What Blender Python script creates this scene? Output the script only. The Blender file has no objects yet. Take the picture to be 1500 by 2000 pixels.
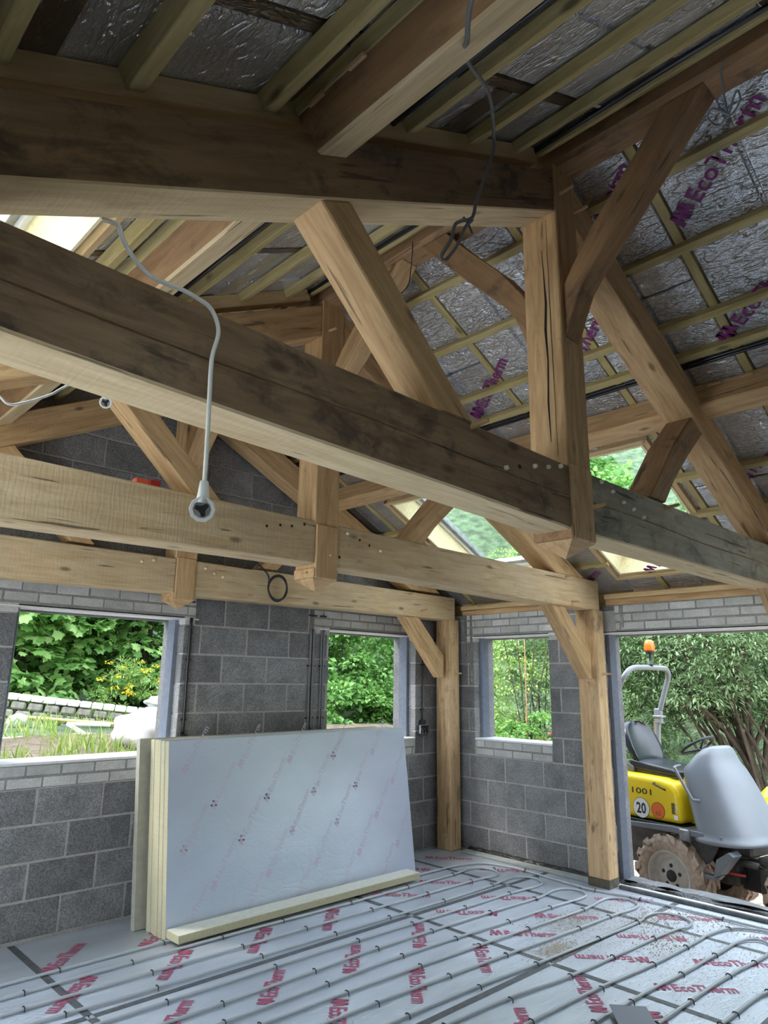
import bpy, bmesh, math, random
import numpy as np
from mathutils import Vector, Matrix
random.seed(7); RNG = np.random.default_rng(7)
SC = bpy.context.scene
COL = SC.collection
# ------------------------------------------------------------------ camera, sky, exposure
cam = bpy.data.cameras.new('camera'); co = bpy.data.objects.new('camera', cam); COL.objects.link(co)
cam.sensor_fit = 'VERTICAL'; cam.sensor_height = 36.0; cam.lens = 1348.563 / 2000 * 36.0
cam.clip_start = 0.02; cam.clip_end = 300
co.location = (-5.80724, -5.05143, 1.61843); co.rotation_euler = (1.8100808, -0.0138504, -0.7682056)
SC.camera = co
W = bpy.data.worlds.new('overcast_sky'); SC.world = W; W.use_nodes = True
wn = W.node_tree.nodes; wl = W.node_tree.links
bg = wn['Background']
tc = wn.new('ShaderNodeTexCoord'); sep = wn.new('ShaderNodeSeparateXYZ'); rmp = wn.new('ShaderNodeValToRGB')
wl.new(tc.outputs['Generated'], sep.inputs[0]); wl.new(sep.outputs['Z'], rmp.inputs[0]); wl.new(rmp.outputs[0], bg.inputs[0])
rmp.color_ramp.elements[0].color = (.86, .92, .97, 1); rmp.color_ramp.elements[1].color = (.72, .84, 1.0, 1)
bg.inputs[1].default_value = 2.6
sl = bpy.data.lights.new('hazy_sun', 'SUN'); so = bpy.data.objects.new('hazy_sun', sl); COL.objects.link(so)
sl.energy = 2.2; sl.angle = math.radians(18); sl.color = (1.0, .96, .88)
so.rotation_euler = (math.radians(38), 0, math.radians(-140))
SC.view_settings.view_transform = 'Standard'; SC.view_settings.look = 'None'
SC.view_settings.exposure = 1.2; SC.view_settings.gamma = 1.0; SC.view_settings.use_curve_mapping = False
SC.cycles.max_bounces = 12; SC.cycles.diffuse_bounces = 7; SC.cycles.glossy_bounces = 4
SC.cycles.transmission_bounces = 6; SC.cycles.transparent_max_bounces = 8
SC.cycles.sample_clamp_indirect = 6.0; SC.cycles.use_denoising = True
# ------------------------------------------------------------------ materials
def mat_new(name):
    m = bpy.data.materials.new(name); m.use_nodes = True
    return m, m.node_tree.nodes, m.node_tree.links, m.node_tree.nodes['Principled BSDF']
def simple(name, col, rough=.6, metal=0.0, bump=0, bscale=30, var=.0, emit=None):
    m, n, l, b = mat_new(name)
    b.inputs['Base Color'].default_value = (*col, 1); b.inputs['Roughness'].default_value = rough
    b.inputs['Metallic'].default_value = metal
    t = n.new('ShaderNodeTexCoord')
    if var:
        no = n.new('ShaderNodeTexNoise'); no.inputs['Scale'].default_value = bscale * .4; no.inputs['Detail'].default_value = 5
        l.new(t.outputs['Object'], no.inputs[0])
        r = n.new('ShaderNodeValToRGB'); l.new(no.outputs[0], r.inputs[0])
        r.color_ramp.elements[0].position = .3; r.color_ramp.elements[1].position = .7
        r.color_ramp.elements[0].color = (*[c * (1 - var) for c in col], 1); r.color_ramp.elements[1].color = (*[min(1, c * (1 + var)) for c in col], 1)
        l.new(r.outputs[0], b.inputs['Base Color'])
    if bump:
        no = n.new('ShaderNodeTexNoise'); no.inputs['Scale'].default_value = bscale; no.inputs['Detail'].default_value = 6
        l.new(t.outputs['Object'], no.inputs[0])
        bp = n.new('ShaderNodeBump'); bp.inputs['Strength'].default_value = bump; bp.inputs['Distance'].default_value = .01
        l.new(no.outputs[0], bp.inputs['Height']); l.new(bp.outputs[0], b.inputs['Normal'])
    return m
def mapped(n, l, scale, out='Object', loc=(0, 0, 0)):
    t = n.new('ShaderNodeTexCoord'); mp = n.new('ShaderNodeMapping'); mp.inputs['Scale'].default_value = scale
    l.new(t.outputs[out], mp.inputs[0])
    oi = n.new('ShaderNodeObjectInfo'); cb = n.new('ShaderNodeCombineXYZ')
    mu = n.new('ShaderNodeMath'); mu.operation = 'MULTIPLY'; mu.inputs[1].default_value = 37.0
    l.new(oi.outputs['Random'], mu.inputs[0]); l.new(mu.outputs[0], cb.inputs[0]); l.new(mu.outputs[0], cb.inputs[2])
    l.new(cb.outputs[0], mp.inputs['Location'])
    return mp
def mix(n, l, a, b, fac, mode='MIX'):
    x = n.new('ShaderNodeMix'); x.data_type = 'RGBA'; x.blend_type = mode
    for s, v in (('Factor', fac), ('A', a), ('B', b)):
        i = [k for k in x.inputs if k.name == s and (k.type == ('VALUE' if s == 'Factor' else 'RGBA'))][0]
        if hasattr(v, 'links') or isinstance(v, bpy.types.NodeSocket): l.new(v, i)
        elif s == 'Factor': i.default_value = v
        else: i.default_value = (*v, 1)
    return [o for o in x.outputs if o.type == 'RGBA'][0]
def ramp(n, l, src, p0, c0, p1, c1):
    r = n.new('ShaderNodeValToRGB'); l.new(src, r.inputs[0])
    e = r.color_ramp.elements; e[0].position = p0; e[1].position = p1
    e[0].color = (*c0, 1) if len(c0) == 3 else c0; e[1].color = (*c1, 1) if len(c1) == 3 else c1
    return r.outputs[0]
def noise(n, l, vec, scale, detail=5, rough=.6, dist=0):
    x = n.new('ShaderNodeTexNoise'); x.inputs['Scale'].default_value = scale; x.inputs['Detail'].default_value = detail
    x.inputs['Roughness'].default_value = rough; x.inputs['Distortion'].default_value = dist
    l.new(vec, x.inputs[0]); return x.outputs[0]
def wood(name, c1, c2, stain=.35, grey=0.0, crack=.6, saw=.25, dirt=(.05, .035, .025), dirt_at=.60, rough=.75):
    m, n, l, b = mat_new(name)
    g = noise(n, l, mapped(n, l, (1.0, 9, 9)).outputs[0], 3.2, 7, .62, .6)
    col = ramp(n, l, g, .30, c1, .70, c2)
    blot = noise(n, l, mapped(n, l, (1.3, 2.2, 2.2)).outputs[0], 1.6, 4, .55)
    if grey: col = mix(n, l, col, (.23, .225, .19), ramp(n, l, blot, .35, (0, 0, 0), .75, (grey,) * 3))
    st = noise(n, l, mapped(n, l, (2.0, 3.2, 3.2)).outputs[0], 2.3, 6, .7, .4)
    col = mix(n, l, col, dirt, ramp(n, l, st, dirt_at, (0, 0, 0), dirt_at + .16, (stain,) * 3))
    v = n.new('ShaderNodeTexVoronoi'); v.inputs['Scale'].default_value = 1.0; l.new(mapped(n, l, (2.6, 6.5, 6.5)).outputs[0], v.inputs[0])
    col = mix(n, l, col, tuple(c * .3 for c in c1), ramp(n, l, v.outputs['Distance'], .05, (.8, .8, .8), .13, (0, 0, 0)))
    ck = noise(n, l, mapped(n, l, (.7, 13, 13)).outputs[0], 2.4, 3, .5, .3)
    cf = ramp(n, l, ck, .665, (0, 0, 0), .69, (crack,) * 3)
    col = mix(n, l, col, (.03, .022, .016), cf)
    l.new(col, b.inputs['Base Color']); b.inputs['Roughness'].default_value = rough
    wv = n.new('ShaderNodeTexWave'); wv.bands_direction = 'X'; wv.inputs['Scale'].default_value = 13; wv.inputs['Distortion'].default_value = 9; wv.inputs['Detail'].default_value = 3; wv.inputs['Detail Scale'].default_value = 2
    l.new(mapped(n, l, (1, .25, .25)).outputs[0], wv.inputs[0])
    a = n.new('ShaderNodeMath'); a.operation = 'MULTIPLY_ADD'; a.inputs[1].default_value = saw * .45; l.new(wv.outputs['Fac'], a.inputs[0]); l.new(g, a.inputs[2])
    s = n.new('ShaderNodeMath'); s.operation = 'SUBTRACT'; l.new(a.outputs[0], s.inputs[0]); l.new(cf, s.inputs[1])
    bp = n.new('ShaderNodeBump'); bp.inputs['Strength'].default_value = .35; bp.inputs['Distance'].default_value = .006
    l.new(s.outputs[0], bp.inputs['Height']); l.new(bp.outputs[0], b.inputs['Normal'])
    return m
OAK1 = wood('oak_fresh', (.40, .235, .105), (.64, .43, .22), .45)
OAK2 = wood('oak_pale', (.47, .32, .165), (.68, .52, .31), .40, .35, .7, .5)
OAK3 = wood('oak_weathered', (.27, .225, .16), (.45, .40, .30), .65, .6, .8, .6, dirt_at=.52)
OAK4 = wood('oak_brown', (.22, .12, .052), (.38, .22, .105), .7, .1, dirt_at=.54)
PINE = wood('pine_treated', (.36, .28, .10), (.54, .44, .20), .25, .2, .2, .1)
PINE2 = wood('pine_plate', (.48, .33, .15), (.66, .49, .27), .3, 0, .2, .1)
PEG = simple('peg_wood', (.80, .72, .58), .7, 0, .2, 80, .2)
def block_mat(name, dark, light, speck=.6, sc=1.0, rnd=.35):
    m, n, l, b = mat_new(name)
    v = mapped(n, l, (1, 1, 1)).outputs[0]
    f = noise(n, l, v, 130 * sc, 3, .7); c = ramp(n, l, f, .35, dark, .68, light)
    big = noise(n, l, v, 6, 4, .6)
    c = mix(n, l, c, tuple(x * .62 for x in dark), ramp(n, l, big, .42, (0, 0, 0), .75, (.55,) * 3))
    oi = n.new('ShaderNodeObjectInfo'); hs = n.new('ShaderNodeHueSaturation')
    mr = n.new('ShaderNodeMapRange'); mr.inputs['To Min'].default_value = 1 - rnd * .6; mr.inputs['To Max'].default_value = 1 + rnd * .6
    l.new(oi.outputs['Random'], mr.inputs['Value']); l.new(mr.outputs[0], hs.inputs['Value']); l.new(c, hs.inputs['Color'])
    l.new(hs.outputs[0], b.inputs['Base Color']); b.inputs['Roughness'].default_value = .95
    bp = n.new('ShaderNodeBump'); bp.inputs['Strength'].default_value = speck; bp.inputs['Distance'].default_value = .004
    l.new(noise(n, l, v, 90 * sc, 4, .75), bp.inputs['Height']); l.new(bp.outputs[0], b.inputs['Normal'])
    return m
BLOCK = block_mat('concrete_block', (.105, .107, .11), (.335, .337, .34))
BRICK = block_mat('grey_brick', (.42, .42, .40), (.60, .60, .58), .3, .8, .22)
MORTAR = block_mat('mortar', (.32, .312, .295), (.48, .47, .45), .5, .6, 0)
MORTD = block_mat('dark_mortar', (.20, .195, .185), (.32, .31, .295), .5, .6, 0)
BLOCKP = block_mat('block_plain', (.12, .12, .125), (.30, .30, .31))
def foil(name, col, rough, strength, metal=1.0, sc=1.0, rnd=0.0):
    m, n, l, b = mat_new(name)
    b.inputs['Metallic'].default_value = metal
    v = mapped(n, l, (.55, 1.5, 1)).outputs[0]
    cc = noise(n, l, v, 1.5 * sc, 3, .5)
    base = ramp(n, l, cc, .3, tuple(c * .82 for c in col), .7, col)
    if rnd:
        oi = n.new('ShaderNodeObjectInfo'); hs = n.new('ShaderNodeHueSaturation'); mr = n.new('ShaderNodeMapRange')
        mr.inputs['To Min'].default_value = 1 - rnd; l.new(oi.outputs['Random'], mr.inputs['Value']); l.new(mr.outputs[0], hs.inputs['Value']); l.new(base, hs.inputs['Color']); base = hs.outputs[0]
    l.new(base, b.inputs['Base Color']); b.inputs['Roughness'].default_value = rough
    w = noise(n, l, v, 6 * sc, 2, .5, 1.0)
    rd = n.new('ShaderNodeMath'); rd.operation = 'SUBTRACT'; rd.inputs[1].default_value = .5; l.new(w, rd.inputs[0])
    ab = n.new('ShaderNodeMath'); ab.operation = 'ABSOLUTE'; l.new(rd.outputs[0], ab.inputs[0])
    mn = n.new('ShaderNodeMath'); mn.operation = 'MINIMUM'; mn.inputs[1].default_value = .05; l.new(ab.outputs[0], mn.inputs[0])
    vo = n.new('ShaderNodeTexVoronoi'); vo.feature = 'DISTANCE_TO_EDGE'; vo.inputs['Scale'].default_value = 16 * sc
    wv = noise(n, l, v, 9 * sc, 3, .6)
    vm = n.new('ShaderNodeVectorMath'); vm.operation = 'ADD'; l.new(v, vm.inputs[0]); l.new(wv, vm.inputs[1]); l.new(vm.outputs[0], vo.inputs[0])
    m2 = n.new('ShaderNodeMath'); m2.operation = 'MINIMUM'; m2.inputs[1].default_value = .06; l.new(vo.outputs['Distance'], m2.inputs[0])
    ad = n.new('ShaderNodeMath'); ad.operation = 'MULTIPLY_ADD'; ad.inputs[1].default_value = 2.0; l.new(mn.outputs[0], ad.inputs[0]); l.new(m2.outputs[0], ad.inputs[2])
    a2 = n.new('ShaderNodeMath'); a2.operation = 'MULTIPLY_ADD'; a2.inputs[1].default_value = .12; l.new(noise(n, l, v, 45 * sc, 3, .6), a2.inputs[0]); l.new(ad.outputs[0], a2.inputs[2])
    bp = n.new('ShaderNodeBump'); bp.inputs['Strength'].default_value = strength; bp.inputs['Distance'].default_value = .045
    l.new(a2.outputs[0], bp.inputs['Height']); l.new(bp.outputs[0], b.inputs['Normal'])
    return m
FOIL = foil('foil_facing', (.94, .96, .99), .27, 1.0, .80, 1.7, rnd=.18)
TAPE = foil('foil_tape', (.84, .86, .90), .20, 1.0, sc=2.6)
TAPED = foil('foil_dusty', (.26, .21, .16), .30, 1.0, .85, 2.0)
FLOORF = foil('floor_board_foil', (.70, .76, .85), .34, .30, .55, 2.2)
STACKF = foil('stack_board_foil', (.68, .75, .91), .36, .16, .40, 1.1)
JOINT = simple('grey_joint_tape', (.10, .11, .12), .5, .2, .3, 60, .3)
PIR = simple('foam_core', (.52, .48, .31), .9, 0, .3, 200, .12)
PIRP = simple('foam_reveal', (.88, .77, .47), .85, 0, .2, 120, .1)
CREAM = simple('cream_facing', (.72, .72, .62), .6, 0, .1, 60, .08)
PRINT = simple('magenta_print', (.40, .09, .17), .6)
PRINTF = simple('faded_print', (.60, .54, .66), .5)
PRINTR = simple('roof_print', (.20, .02, .16), .5)
PLASTIC_G = simple('cavity_closer_plastic', (.20, .23, .29), .45, 0, .1, 60, .1)
WHITE = simple('white_plastic', (.78, .77, .72), .4)
WHITEP = simple('white_paint', (.70, .71, .72), .5, 0, .1, 60, .06)
BLACK = simple('black_rubber', (.015, .016, .018), .5, 0, .1, 40, .2)
GREYC = simple('grey_cable_sheath', (.16, .17, .18), .4)
DUCT = simple('black_conduit', (.02, .021, .026), .25)
PIPE = simple('heating_pipe_plastic', (.44, .47, .50), .30)
DPM = foil('membrane', (.24, .25, .26), .38, .6, .1, .8)
DPMB = foil('membrane_black', (.03, .032, .036), .35, .6, .0, .8)
GALV = simple('galvanised_steel', (.30, .31, .32), .4, .7, .2, 40, .3)
GLASS, gn, gl, gb = mat_new('skylight_glass')
gb.inputs['Transmission Weight'].default_value = 1; gb.inputs['Roughness'].default_value = 0; gb.inputs['IOR'].default_value = 1.01
gb.inputs['Base Color'].default_value = (.90, .97, .97, 1)
# ------------------------------------------------------------------ mesh helpers
def add(name, me, m=None, parent=None, loc=None, M=None):
    o = bpy.data.objects.new(name, me); COL.objects.link(o)
    if m is not None and not me.materials: me.materials.append(m)
    if parent is not None: o.parent = parent
    if M is not None: o.matrix_basis = M
    elif loc is not None: o.location = loc
    return o
def tag(o, label=None, cat=None, group=None, kind=None):
    if label: o['label'] = label
    if cat: o['category'] = cat
    if group: o['group'] = group
    if kind: o['kind'] = kind
    return o
def empty(name, loc=(0, 0, 0), label=None, cat=None, group=None, kind=None, rz=0):
    o = bpy.data.objects.new(name, None); COL.objects.link(o); o.location = loc; o.rotation_euler = (0, 0, rz); o.empty_display_size = .1
    return tag(o, label, cat, group, kind)
def mesh(name, v, f, smooth=False):
    me = bpy.data.meshes.new(name); me.from_pydata([tuple(x) for x in v], [], f); me.update()
    bm = bmesh.new(); bm.from_mesh(me); bmesh.ops.recalc_face_normals(bm, faces=bm.faces); bm.to_mesh(me); bm.free()
    if smooth: me.shade_smooth()
    return me
BOXC = {}
def box_me(sx, sy, sz, bev=0.0, name='box'):
    k = (round(sx, 4), round(sy, 4), round(sz, 4), bev, name)
    if k in BOXC: return BOXC[k]
    bm = bmesh.new(); bmesh.ops.create_cube(bm, size=1)
    for v in bm.verts: v.co = Vector((v.co.x * sx, v.co.y * sy, v.co.z * sz))
    if bev: bmesh.ops.bevel(bm, geom=list(bm.edges), offset=min(bev, min(sx, sy, sz) * .3), segments=1, affect='EDGES', profile=.5)
    me = bpy.data.meshes.new(name); bm.to_mesh(me); bm.free(); BOXC[k] = me
    return me
def boxo(name, lo, hi, m, parent=None, bev=0.0):
    lo, hi = [min(a, b) for a, b in zip(lo, hi)], [max(a, b) for a, b in zip(lo, hi)]
    me = box_me(hi[0] - lo[0], hi[1] - lo[1], hi[2] - lo[2], bev, name + m.name)
    return add(name, me, m, parent, [(a + b) / 2 for a, b in zip(lo, hi)])
def basis(o, ex, ey, ez):
    return Matrix(((ex[0], ey[0], ez[0], o[0]), (ex[1], ey[1], ez[1], o[1]), (ex[2], ey[2], ez[2], o[2]), (0, 0, 0, 1)))
def multi(name, boxes, m, parent=None):
    v = []; f = []
    for lo, hi in boxes:
        k = len(v)
        v += [(x, y, z) for x in (lo[0], hi[0]) for y in (lo[1], hi[1]) for z in (lo[2], hi[2])]
        f += [tuple(k + i for i in q) for q in ((0, 1, 3, 2), (4, 6, 7, 5), (0, 4, 5, 1), (2, 3, 7, 6), (0, 2, 6, 4), (1, 5, 7, 3))]
    return add(name, mesh(name, v, f), m, parent)
def beamx(name, p0, p1, w, h, m, parent=None, bev=.006, up=(0, 0, 1), wob=0):
    """timber from p0 to p1 (axis = local x), w across, h along up"""
    p0 = Vector(p0); p1 = Vector(p1); ex = (p1 - p0); L = ex.length; ex.normalize()
    ey = Vector(up).cross(ex).normalized(); ez = ex.cross(ey)
    return add(name, box_me(L, w, h, bev, name + m.name), m, parent, M=basis((p0 + p1) / 2, ex, ey, ez))
def poly(name, pts, a0, a1, m, parent=None, ang=0.0, axis='Y', bev=.005, smooth=False):
    """prism: pts in (X,Z) extruded over Y (axis 'Y'), or in (Y,Z) over X (axis 'X'); grain along ang"""
    cx = sum(p[0] for p in pts) / len(pts); cz = sum(p[1] for p in pts) / len(pts); ca, sa = math.cos(ang), math.sin(ang)
    loc = [((p[0] - cx) * ca + (p[1] - cz) * sa, -(p[0] - cx) * sa + (p[1] - cz) * ca) for p in pts]
    h = (a1 - a0) / 2; n = len(loc)
    v = [(x, -h, z) for x, z in loc] + [(x, h, z) for x, z in loc]
    f = [tuple(range(n)), tuple(range(2 * n - 1, n - 1, -1))] + [(i, (i + 1) % n, n + (i + 1) % n, n + i) for i in range(n)]
    me = mesh(name, v, f)
    if bev:
        bm = bmesh.new(); bm.from_mesh(me)
        bmesh.ops.bevel(bm, geom=[e for e in bm.edges if e.calc_face_angle(0) > .5], offset=bev, segments=1, affect='EDGES'); bm.to_mesh(me); bm.free()
    if axis == 'Y': M = basis((cx, (a0 + a1) / 2, cz), (ca, 0, sa), (0, 1, 0), (-sa, 0, ca))
    else: M = basis(((a0 + a1) / 2, cx, cz), (0, ca, sa), (-1, 0, 0), (0, -sa, ca))
    return add(name, me, m, parent, M=M)
def smoothpath(P, k=6, closed=False):
    P = [Vector(p) for p in P]; n = len(P); out = []
    if n < 3: return P
    for i in range(n if closed else n - 1):
        g = (lambda j: P[j % n]) if closed else (lambda j: P[max(0, min(n - 1, j))])
        a, b, c, d = g(i - 1), g(i), g(i + 1), g(i + 2)
        for j in range(k):
            t = j / k
            out.append(.5 * ((2 * b) + (c - a) * t + (2 * a - 5 * b + 4 * c - d) * t * t + (3 * b - a - 3 * c + d) * t ** 3))
    if not closed: out.append(P[-1])
    return out
def tube_me(name, P, r, seg=8, closed=False, k=6, flat=1.0):
    P = smoothpath(P, k, closed) if k else [Vector(p) for p in P]
    n = len(P); v = []; f = []; nrm = None
    for i in range(n):
        a = P[i - 1] if (i or closed) else P[i]; b = P[(i + 1) % n] if (i < n - 1 or closed) else P[i]
        t = (b - a).normalized() if (b - a).length > 1e-9 else Vector((0, 0, 1))
        if nrm is None: nrm = t.orthogonal().normalized()
        nrm = (nrm - t * nrm.dot(t)).normalized(); bn = t.cross(nrm)
        rr = r[i * (len(r) - 1) // max(1, n - 1)] if isinstance(r, (list, tuple)) else r
        for j in range(seg):
            an = 2 * math.pi * j / seg; v.append(P[i] + nrm * math.cos(an) * rr + bn * math.sin(an) * rr * flat)
    for i in range(n if closed else n - 1):
        for j in range(seg):
            q = (i + 1) % n
            f.append((i * seg + j, i * seg + (j + 1) % seg, q * seg + (j + 1) % seg, q * seg + j))
    if not closed: f += [tuple(range(seg))[::-1], tuple(range((n - 1) * seg, n * seg))]
    return mesh(name, v, f, True)
def tube(name, P, r, m, parent=None, **k): return add(name, tube_me(name, P, r, **k), m, parent)
def lathe_me(name, prof, seg=24, smooth=True, caps=True):
    """prof: (radius, x) around local x axis"""
    v = []; f = []
    for r, x in prof:
        for j in range(seg): a = 2 * math.pi * j / seg; v.append((x, r * math.cos(a), r * math.sin(a)))
    for i in range(len(prof) - 1):
        for j in range(seg): f.append((i * seg + j, i * seg + (j + 1) % seg, (i + 1) * seg + (j + 1) % seg, (i + 1) * seg + j))
    if caps and prof[0][0] > 1e-6: f.append(tuple(range(seg)))
    if caps and prof[-1][0] > 1e-6: f.append(tuple(range((len(prof) - 1) * seg, len(prof) * seg)))
    me = mesh(name, v, f)
    if smooth:
        me.shade_smooth()
    return me
def text_me(body, size, name='print', align='LEFT', bold=0.0, ext=0.0):
    cu = bpy.data.curves.new('t', 'FONT'); cu.body = body; cu.size = size; cu.align_x = align; cu.resolution_u = 2; cu.offset = bold; cu.extrude = ext
    o = bpy.data.objects.new('t', cu); COL.objects.link(o)
    dg = bpy.context.evaluated_depsgraph_get(); me = bpy.data.meshes.new_from_object(o.evaluated_get(dg)); me.name = name
    bpy.data.objects.remove(o); bpy.data.curves.remove(cu)
    return me
def logo_me(size, name, m, bold=.0):
    """zigzag mark followed by the word, flat in local xy, about 6.2*size long"""
    bm = bmesh.new(); bm.from_mesh(text_me('EcoTherm', size, 'w', bold=bold))
    off = size * 1.15
    for v in bm.verts: v.co.x += off
    s = size
    for pts in ([(0, 0), (.22, 0), (.36, .72), (.14, .72)], [(.16, .72), (.38, .72), (.66, 0), (.44, 0)], [(.44, 0), (.66, 0), (.82, .72), (.60, .72)], [(.62, .72), (.84, .72), (1.06, .1), (.84, .1)]):
        bm.faces.new([bm.verts.new((x * s, y * s, 0)) for x, y in pts])
    for v in bm.verts: v.co.x -= 3.1 * s; v.co.y -= .36 * s
    me = bpy.data.meshes.new(name); bm.to_mesh(me); bm.free(); me.materials.clear(); me.materials.append(m)
    return me
# ------------------------------------------------------------------ masonry walls
CX = -3.265
DOOR = (-4.95, -1.85)
def cut(iv, ex):
    out = [iv]
    for a, b in ex:
        nx = []
        for s, e in out:
            if b <= s or a >= e: nx.append((s, e)); continue
            if a > s: nx.append((s, a))
            if b < e: nx.append((b, e))
        out = nx
    return out
def wall(name, f, u0, u1, top, openings, brickz, offs, gable=None):
    """f maps (along, depth, z); openings and brick zones: (u0,u1,z0,z1)"""
    w = empty(name, (0, 0, 0), kind='structure')
    us = sorted({u0, u1, *[o[0] for o in openings], *[o[1] for o in openings]}); zs = sorted({-.03, top, *[o[2] for o in openings], *[o[3] for o in openings]})
    zs = [z for z in zs if -.03 <= z <= top]; cells = []
    for a, b in zip(us, us[1:]):
        for c, d in zip(zs, zs[1:]):
            mu, mz = (a + b) / 2, (c + d) / 2
            if not any(o[0] < mu < o[1] and o[2] < mz < o[3] for o in openings): cells.append((a, b, c, d))
    def core(d0, d1, ins):
        out = []
        for a, b, c, d in cells:
            aa = a + (ins if any(abs(o[1] - a) < 1e-6 and o[2] < (c + d) / 2 < o[3] for o in openings) else 0)
            bb = b - (ins if any(abs(o[0] - b) < 1e-6 and o[2] < (c + d) / 2 < o[3] for o in openings) else 0)
            cc = c + (ins if any(abs(o[3] - c) < 1e-6 and o[0] < (a + b) / 2 < o[1] for o in openings) else 0)
            out.append(tuple(zip(*[sorted(t) for t in zip(f(aa, d0, cc), f(bb, d1, d))])))
        return out
    multi('mortar_bed', core(.002, .094, .006), MORTAR, w)
    multi('outer_leaf', core(.20, .30, -.022), BLOCKP, w)
    for z in brickz:
        for o in openings:
            if z[2] >= o[3] - .06 and z[0] < o[0] < z[1]: multi('dark_mortar', [tuple(zip(*[sorted(t) for t in zip(f(z[0], .0012, o[3] + .006), f(z[1], .05, z[3]))]))], MORTD, w)
            elif z[3] <= o[2] + .001 and z[0] < (o[0] + o[1]) / 2 < z[1]: multi('dark_mortar', [tuple(zip(*[sorted(t) for t in zip(f(z[0], .0012, z[2]), f(z[1], .05, z[3] - .004))]))], MORTD, w)
    k = 0
    while k * .225 < top - .03:
        z0, z1 = k * .225 + .006, min(k * .225 + .219, top)
        ex = [(o[0], o[1]) for o in openings if o[2] < z1 - .03 and o[3] > z0 + .03] + [(o[0] - .0, o[1]) for o in brickz if o[2] < z1 - .01 and o[3] > z0 + .01]
        x = offs[k % 2]
        while x > u0 - .45: x -= .4375
        while x < u1:
            for s, e in cut((max(x + .006, u0), min(x + .4315, u1)), ex):
                if e - s > .03:
                    lo, hi = f(s, random.uniform(-.002, .001), z0), f(e, .1, z1)
                    boxo('block', lo, hi, BLOCK, w, .004)
            x += .4375
        # full-height slivers of blocks whose course is only partly taken by an opening or bricks
        for o in openings:
            pass
        k += 1
    for (a, b, c, d, st) in [(z[0], z[1], z[2], z[3], i) for i, z in enumerate(brickz)]:
        z = c; r = 0
        while z < d - .02:
            x = a - (.1125 if (r + st) % 2 else 0)
            while x < b:
                zt = min(z + .067, d)
                for s, e in cut((max(x + .004, a), min(x + .221, b)), [(o[0], o[1]) for o in openings if o[2] < zt - .045 and o[3] > z + .045]):
                    if e - s > .03:
                        zz = z + .004
                        for o in openings:
                            if o[2] < zz < o[3] and o[0] <= (s + e) / 2 <= o[1]: zz = o[3] + .008
                        if zt - zz > .012: boxo('brick', f(s, random.uniform(-.003, .001), zz), f(e, .1, zt), BRICK, w, .004)
                x += .225
            z += .075; r += 1
    return w
fA = lambda u, d, z: (u, d, z)
fB = lambda u, d, z: (d, u, z)
W1 = (-4.34, -3.12, 1.05, 2.078); W2 = (-1.64, -.475, 1.05, 2.078); WB = (-1.30, -.39, 1.05, 2.078)
DR = (DOOR[0], DOOR[1], -.03, 2.065)
wa = wall('wall_back', fA, -6.54, .30, 2.25, [W1, W2], [(-4.56, -3.03, 2.025, 2.25), (-1.83, -.40, 2.025, 2.25), (-4.50, -3.08, .9, 1.05), (-1.76, -.483, .9, 1.05)], (-.35, -.575))
wb = wall('wall_right', fB, -6.6, -.0, 2.305, [WB, DR], [(-5.2, -2.0, 2.08, 2.305), (-1.42, -.30, 2.025, 2.305), (-1.30, -.412, .9, 1.05)], (-.5385 - .0, -.3144))
# the wall's upper triangle up to the roof
gv = []
def roofz(x, z0=4.12): return z0 - .5 * abs(x - CX)
for x in (-6.54, CX, .30):
    for y in (.006, .30): gv += [(x, y, 2.25), (x, y, roofz(x, 4.30))]
add('gable_core', mesh('gable_core', gv, [(0, 1, 5, 4), (4, 5, 9, 8), (2, 6, 7, 3), (6, 10, 11, 7), (1, 3, 7, 5), (5, 7, 11, 9), (0, 4, 6, 2), (4, 8, 10, 6), (0, 2, 3, 1), (8, 9, 11, 10)]), MORTAR, wa)
k = 10
while k < 18:
    z0, z1 = k * .225 + .005, k * .225 + .22; x = (-.35, -.575)[k % 2] - 6.6
    while x < .1:
        s, e = max(x + .005, -6.5), min(x + .4325, .05)
        if e - s > .05 and z1 < min(roofz(s), roofz(e)) + .06: boxo('block', (s, random.uniform(-.002, .001), z0), (e, .1, z1), BLOCK, wa, .004)
        x += .4375
    k += 1
# remaining two walls (behind and beside the camera)
wl_ = empty('wall_left', (0, 0, 0), kind='structure')
multi('masonry', [((-6.84, -6.9, -.03), (-6.54, -3.4, 2.30)), ((-6.84, -.8, -.03), (-6.54, .30, 2.30)), ((-6.84, -3.4, 2.08), (-6.54, -.8, 2.30))], BLOCKP, wl_)   # wide unseen opening, added to let daylight onto floor and beams
wf = empty('wall_front', (0, 0, 0), kind='structure')
multi('masonry', [((-6.84, -6.9, -.03), (.30, -6.6, 2.30))], BLOCKP, wf)
gv2 = [(x, y - 6.906, z) for x, y, z in gv]
add('gable_core', mesh('gable_core', gv2, [(0, 1, 5, 4), (4, 5, 9, 8), (2, 6, 7, 3), (6, 10, 11, 7), (1, 3, 7, 5), (5, 7, 11, 9), (0, 4, 6, 2), (4, 8, 10, 6), (0, 2, 3, 1), (8, 9, 11, 10)]), BLOCKP, wf)
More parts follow.
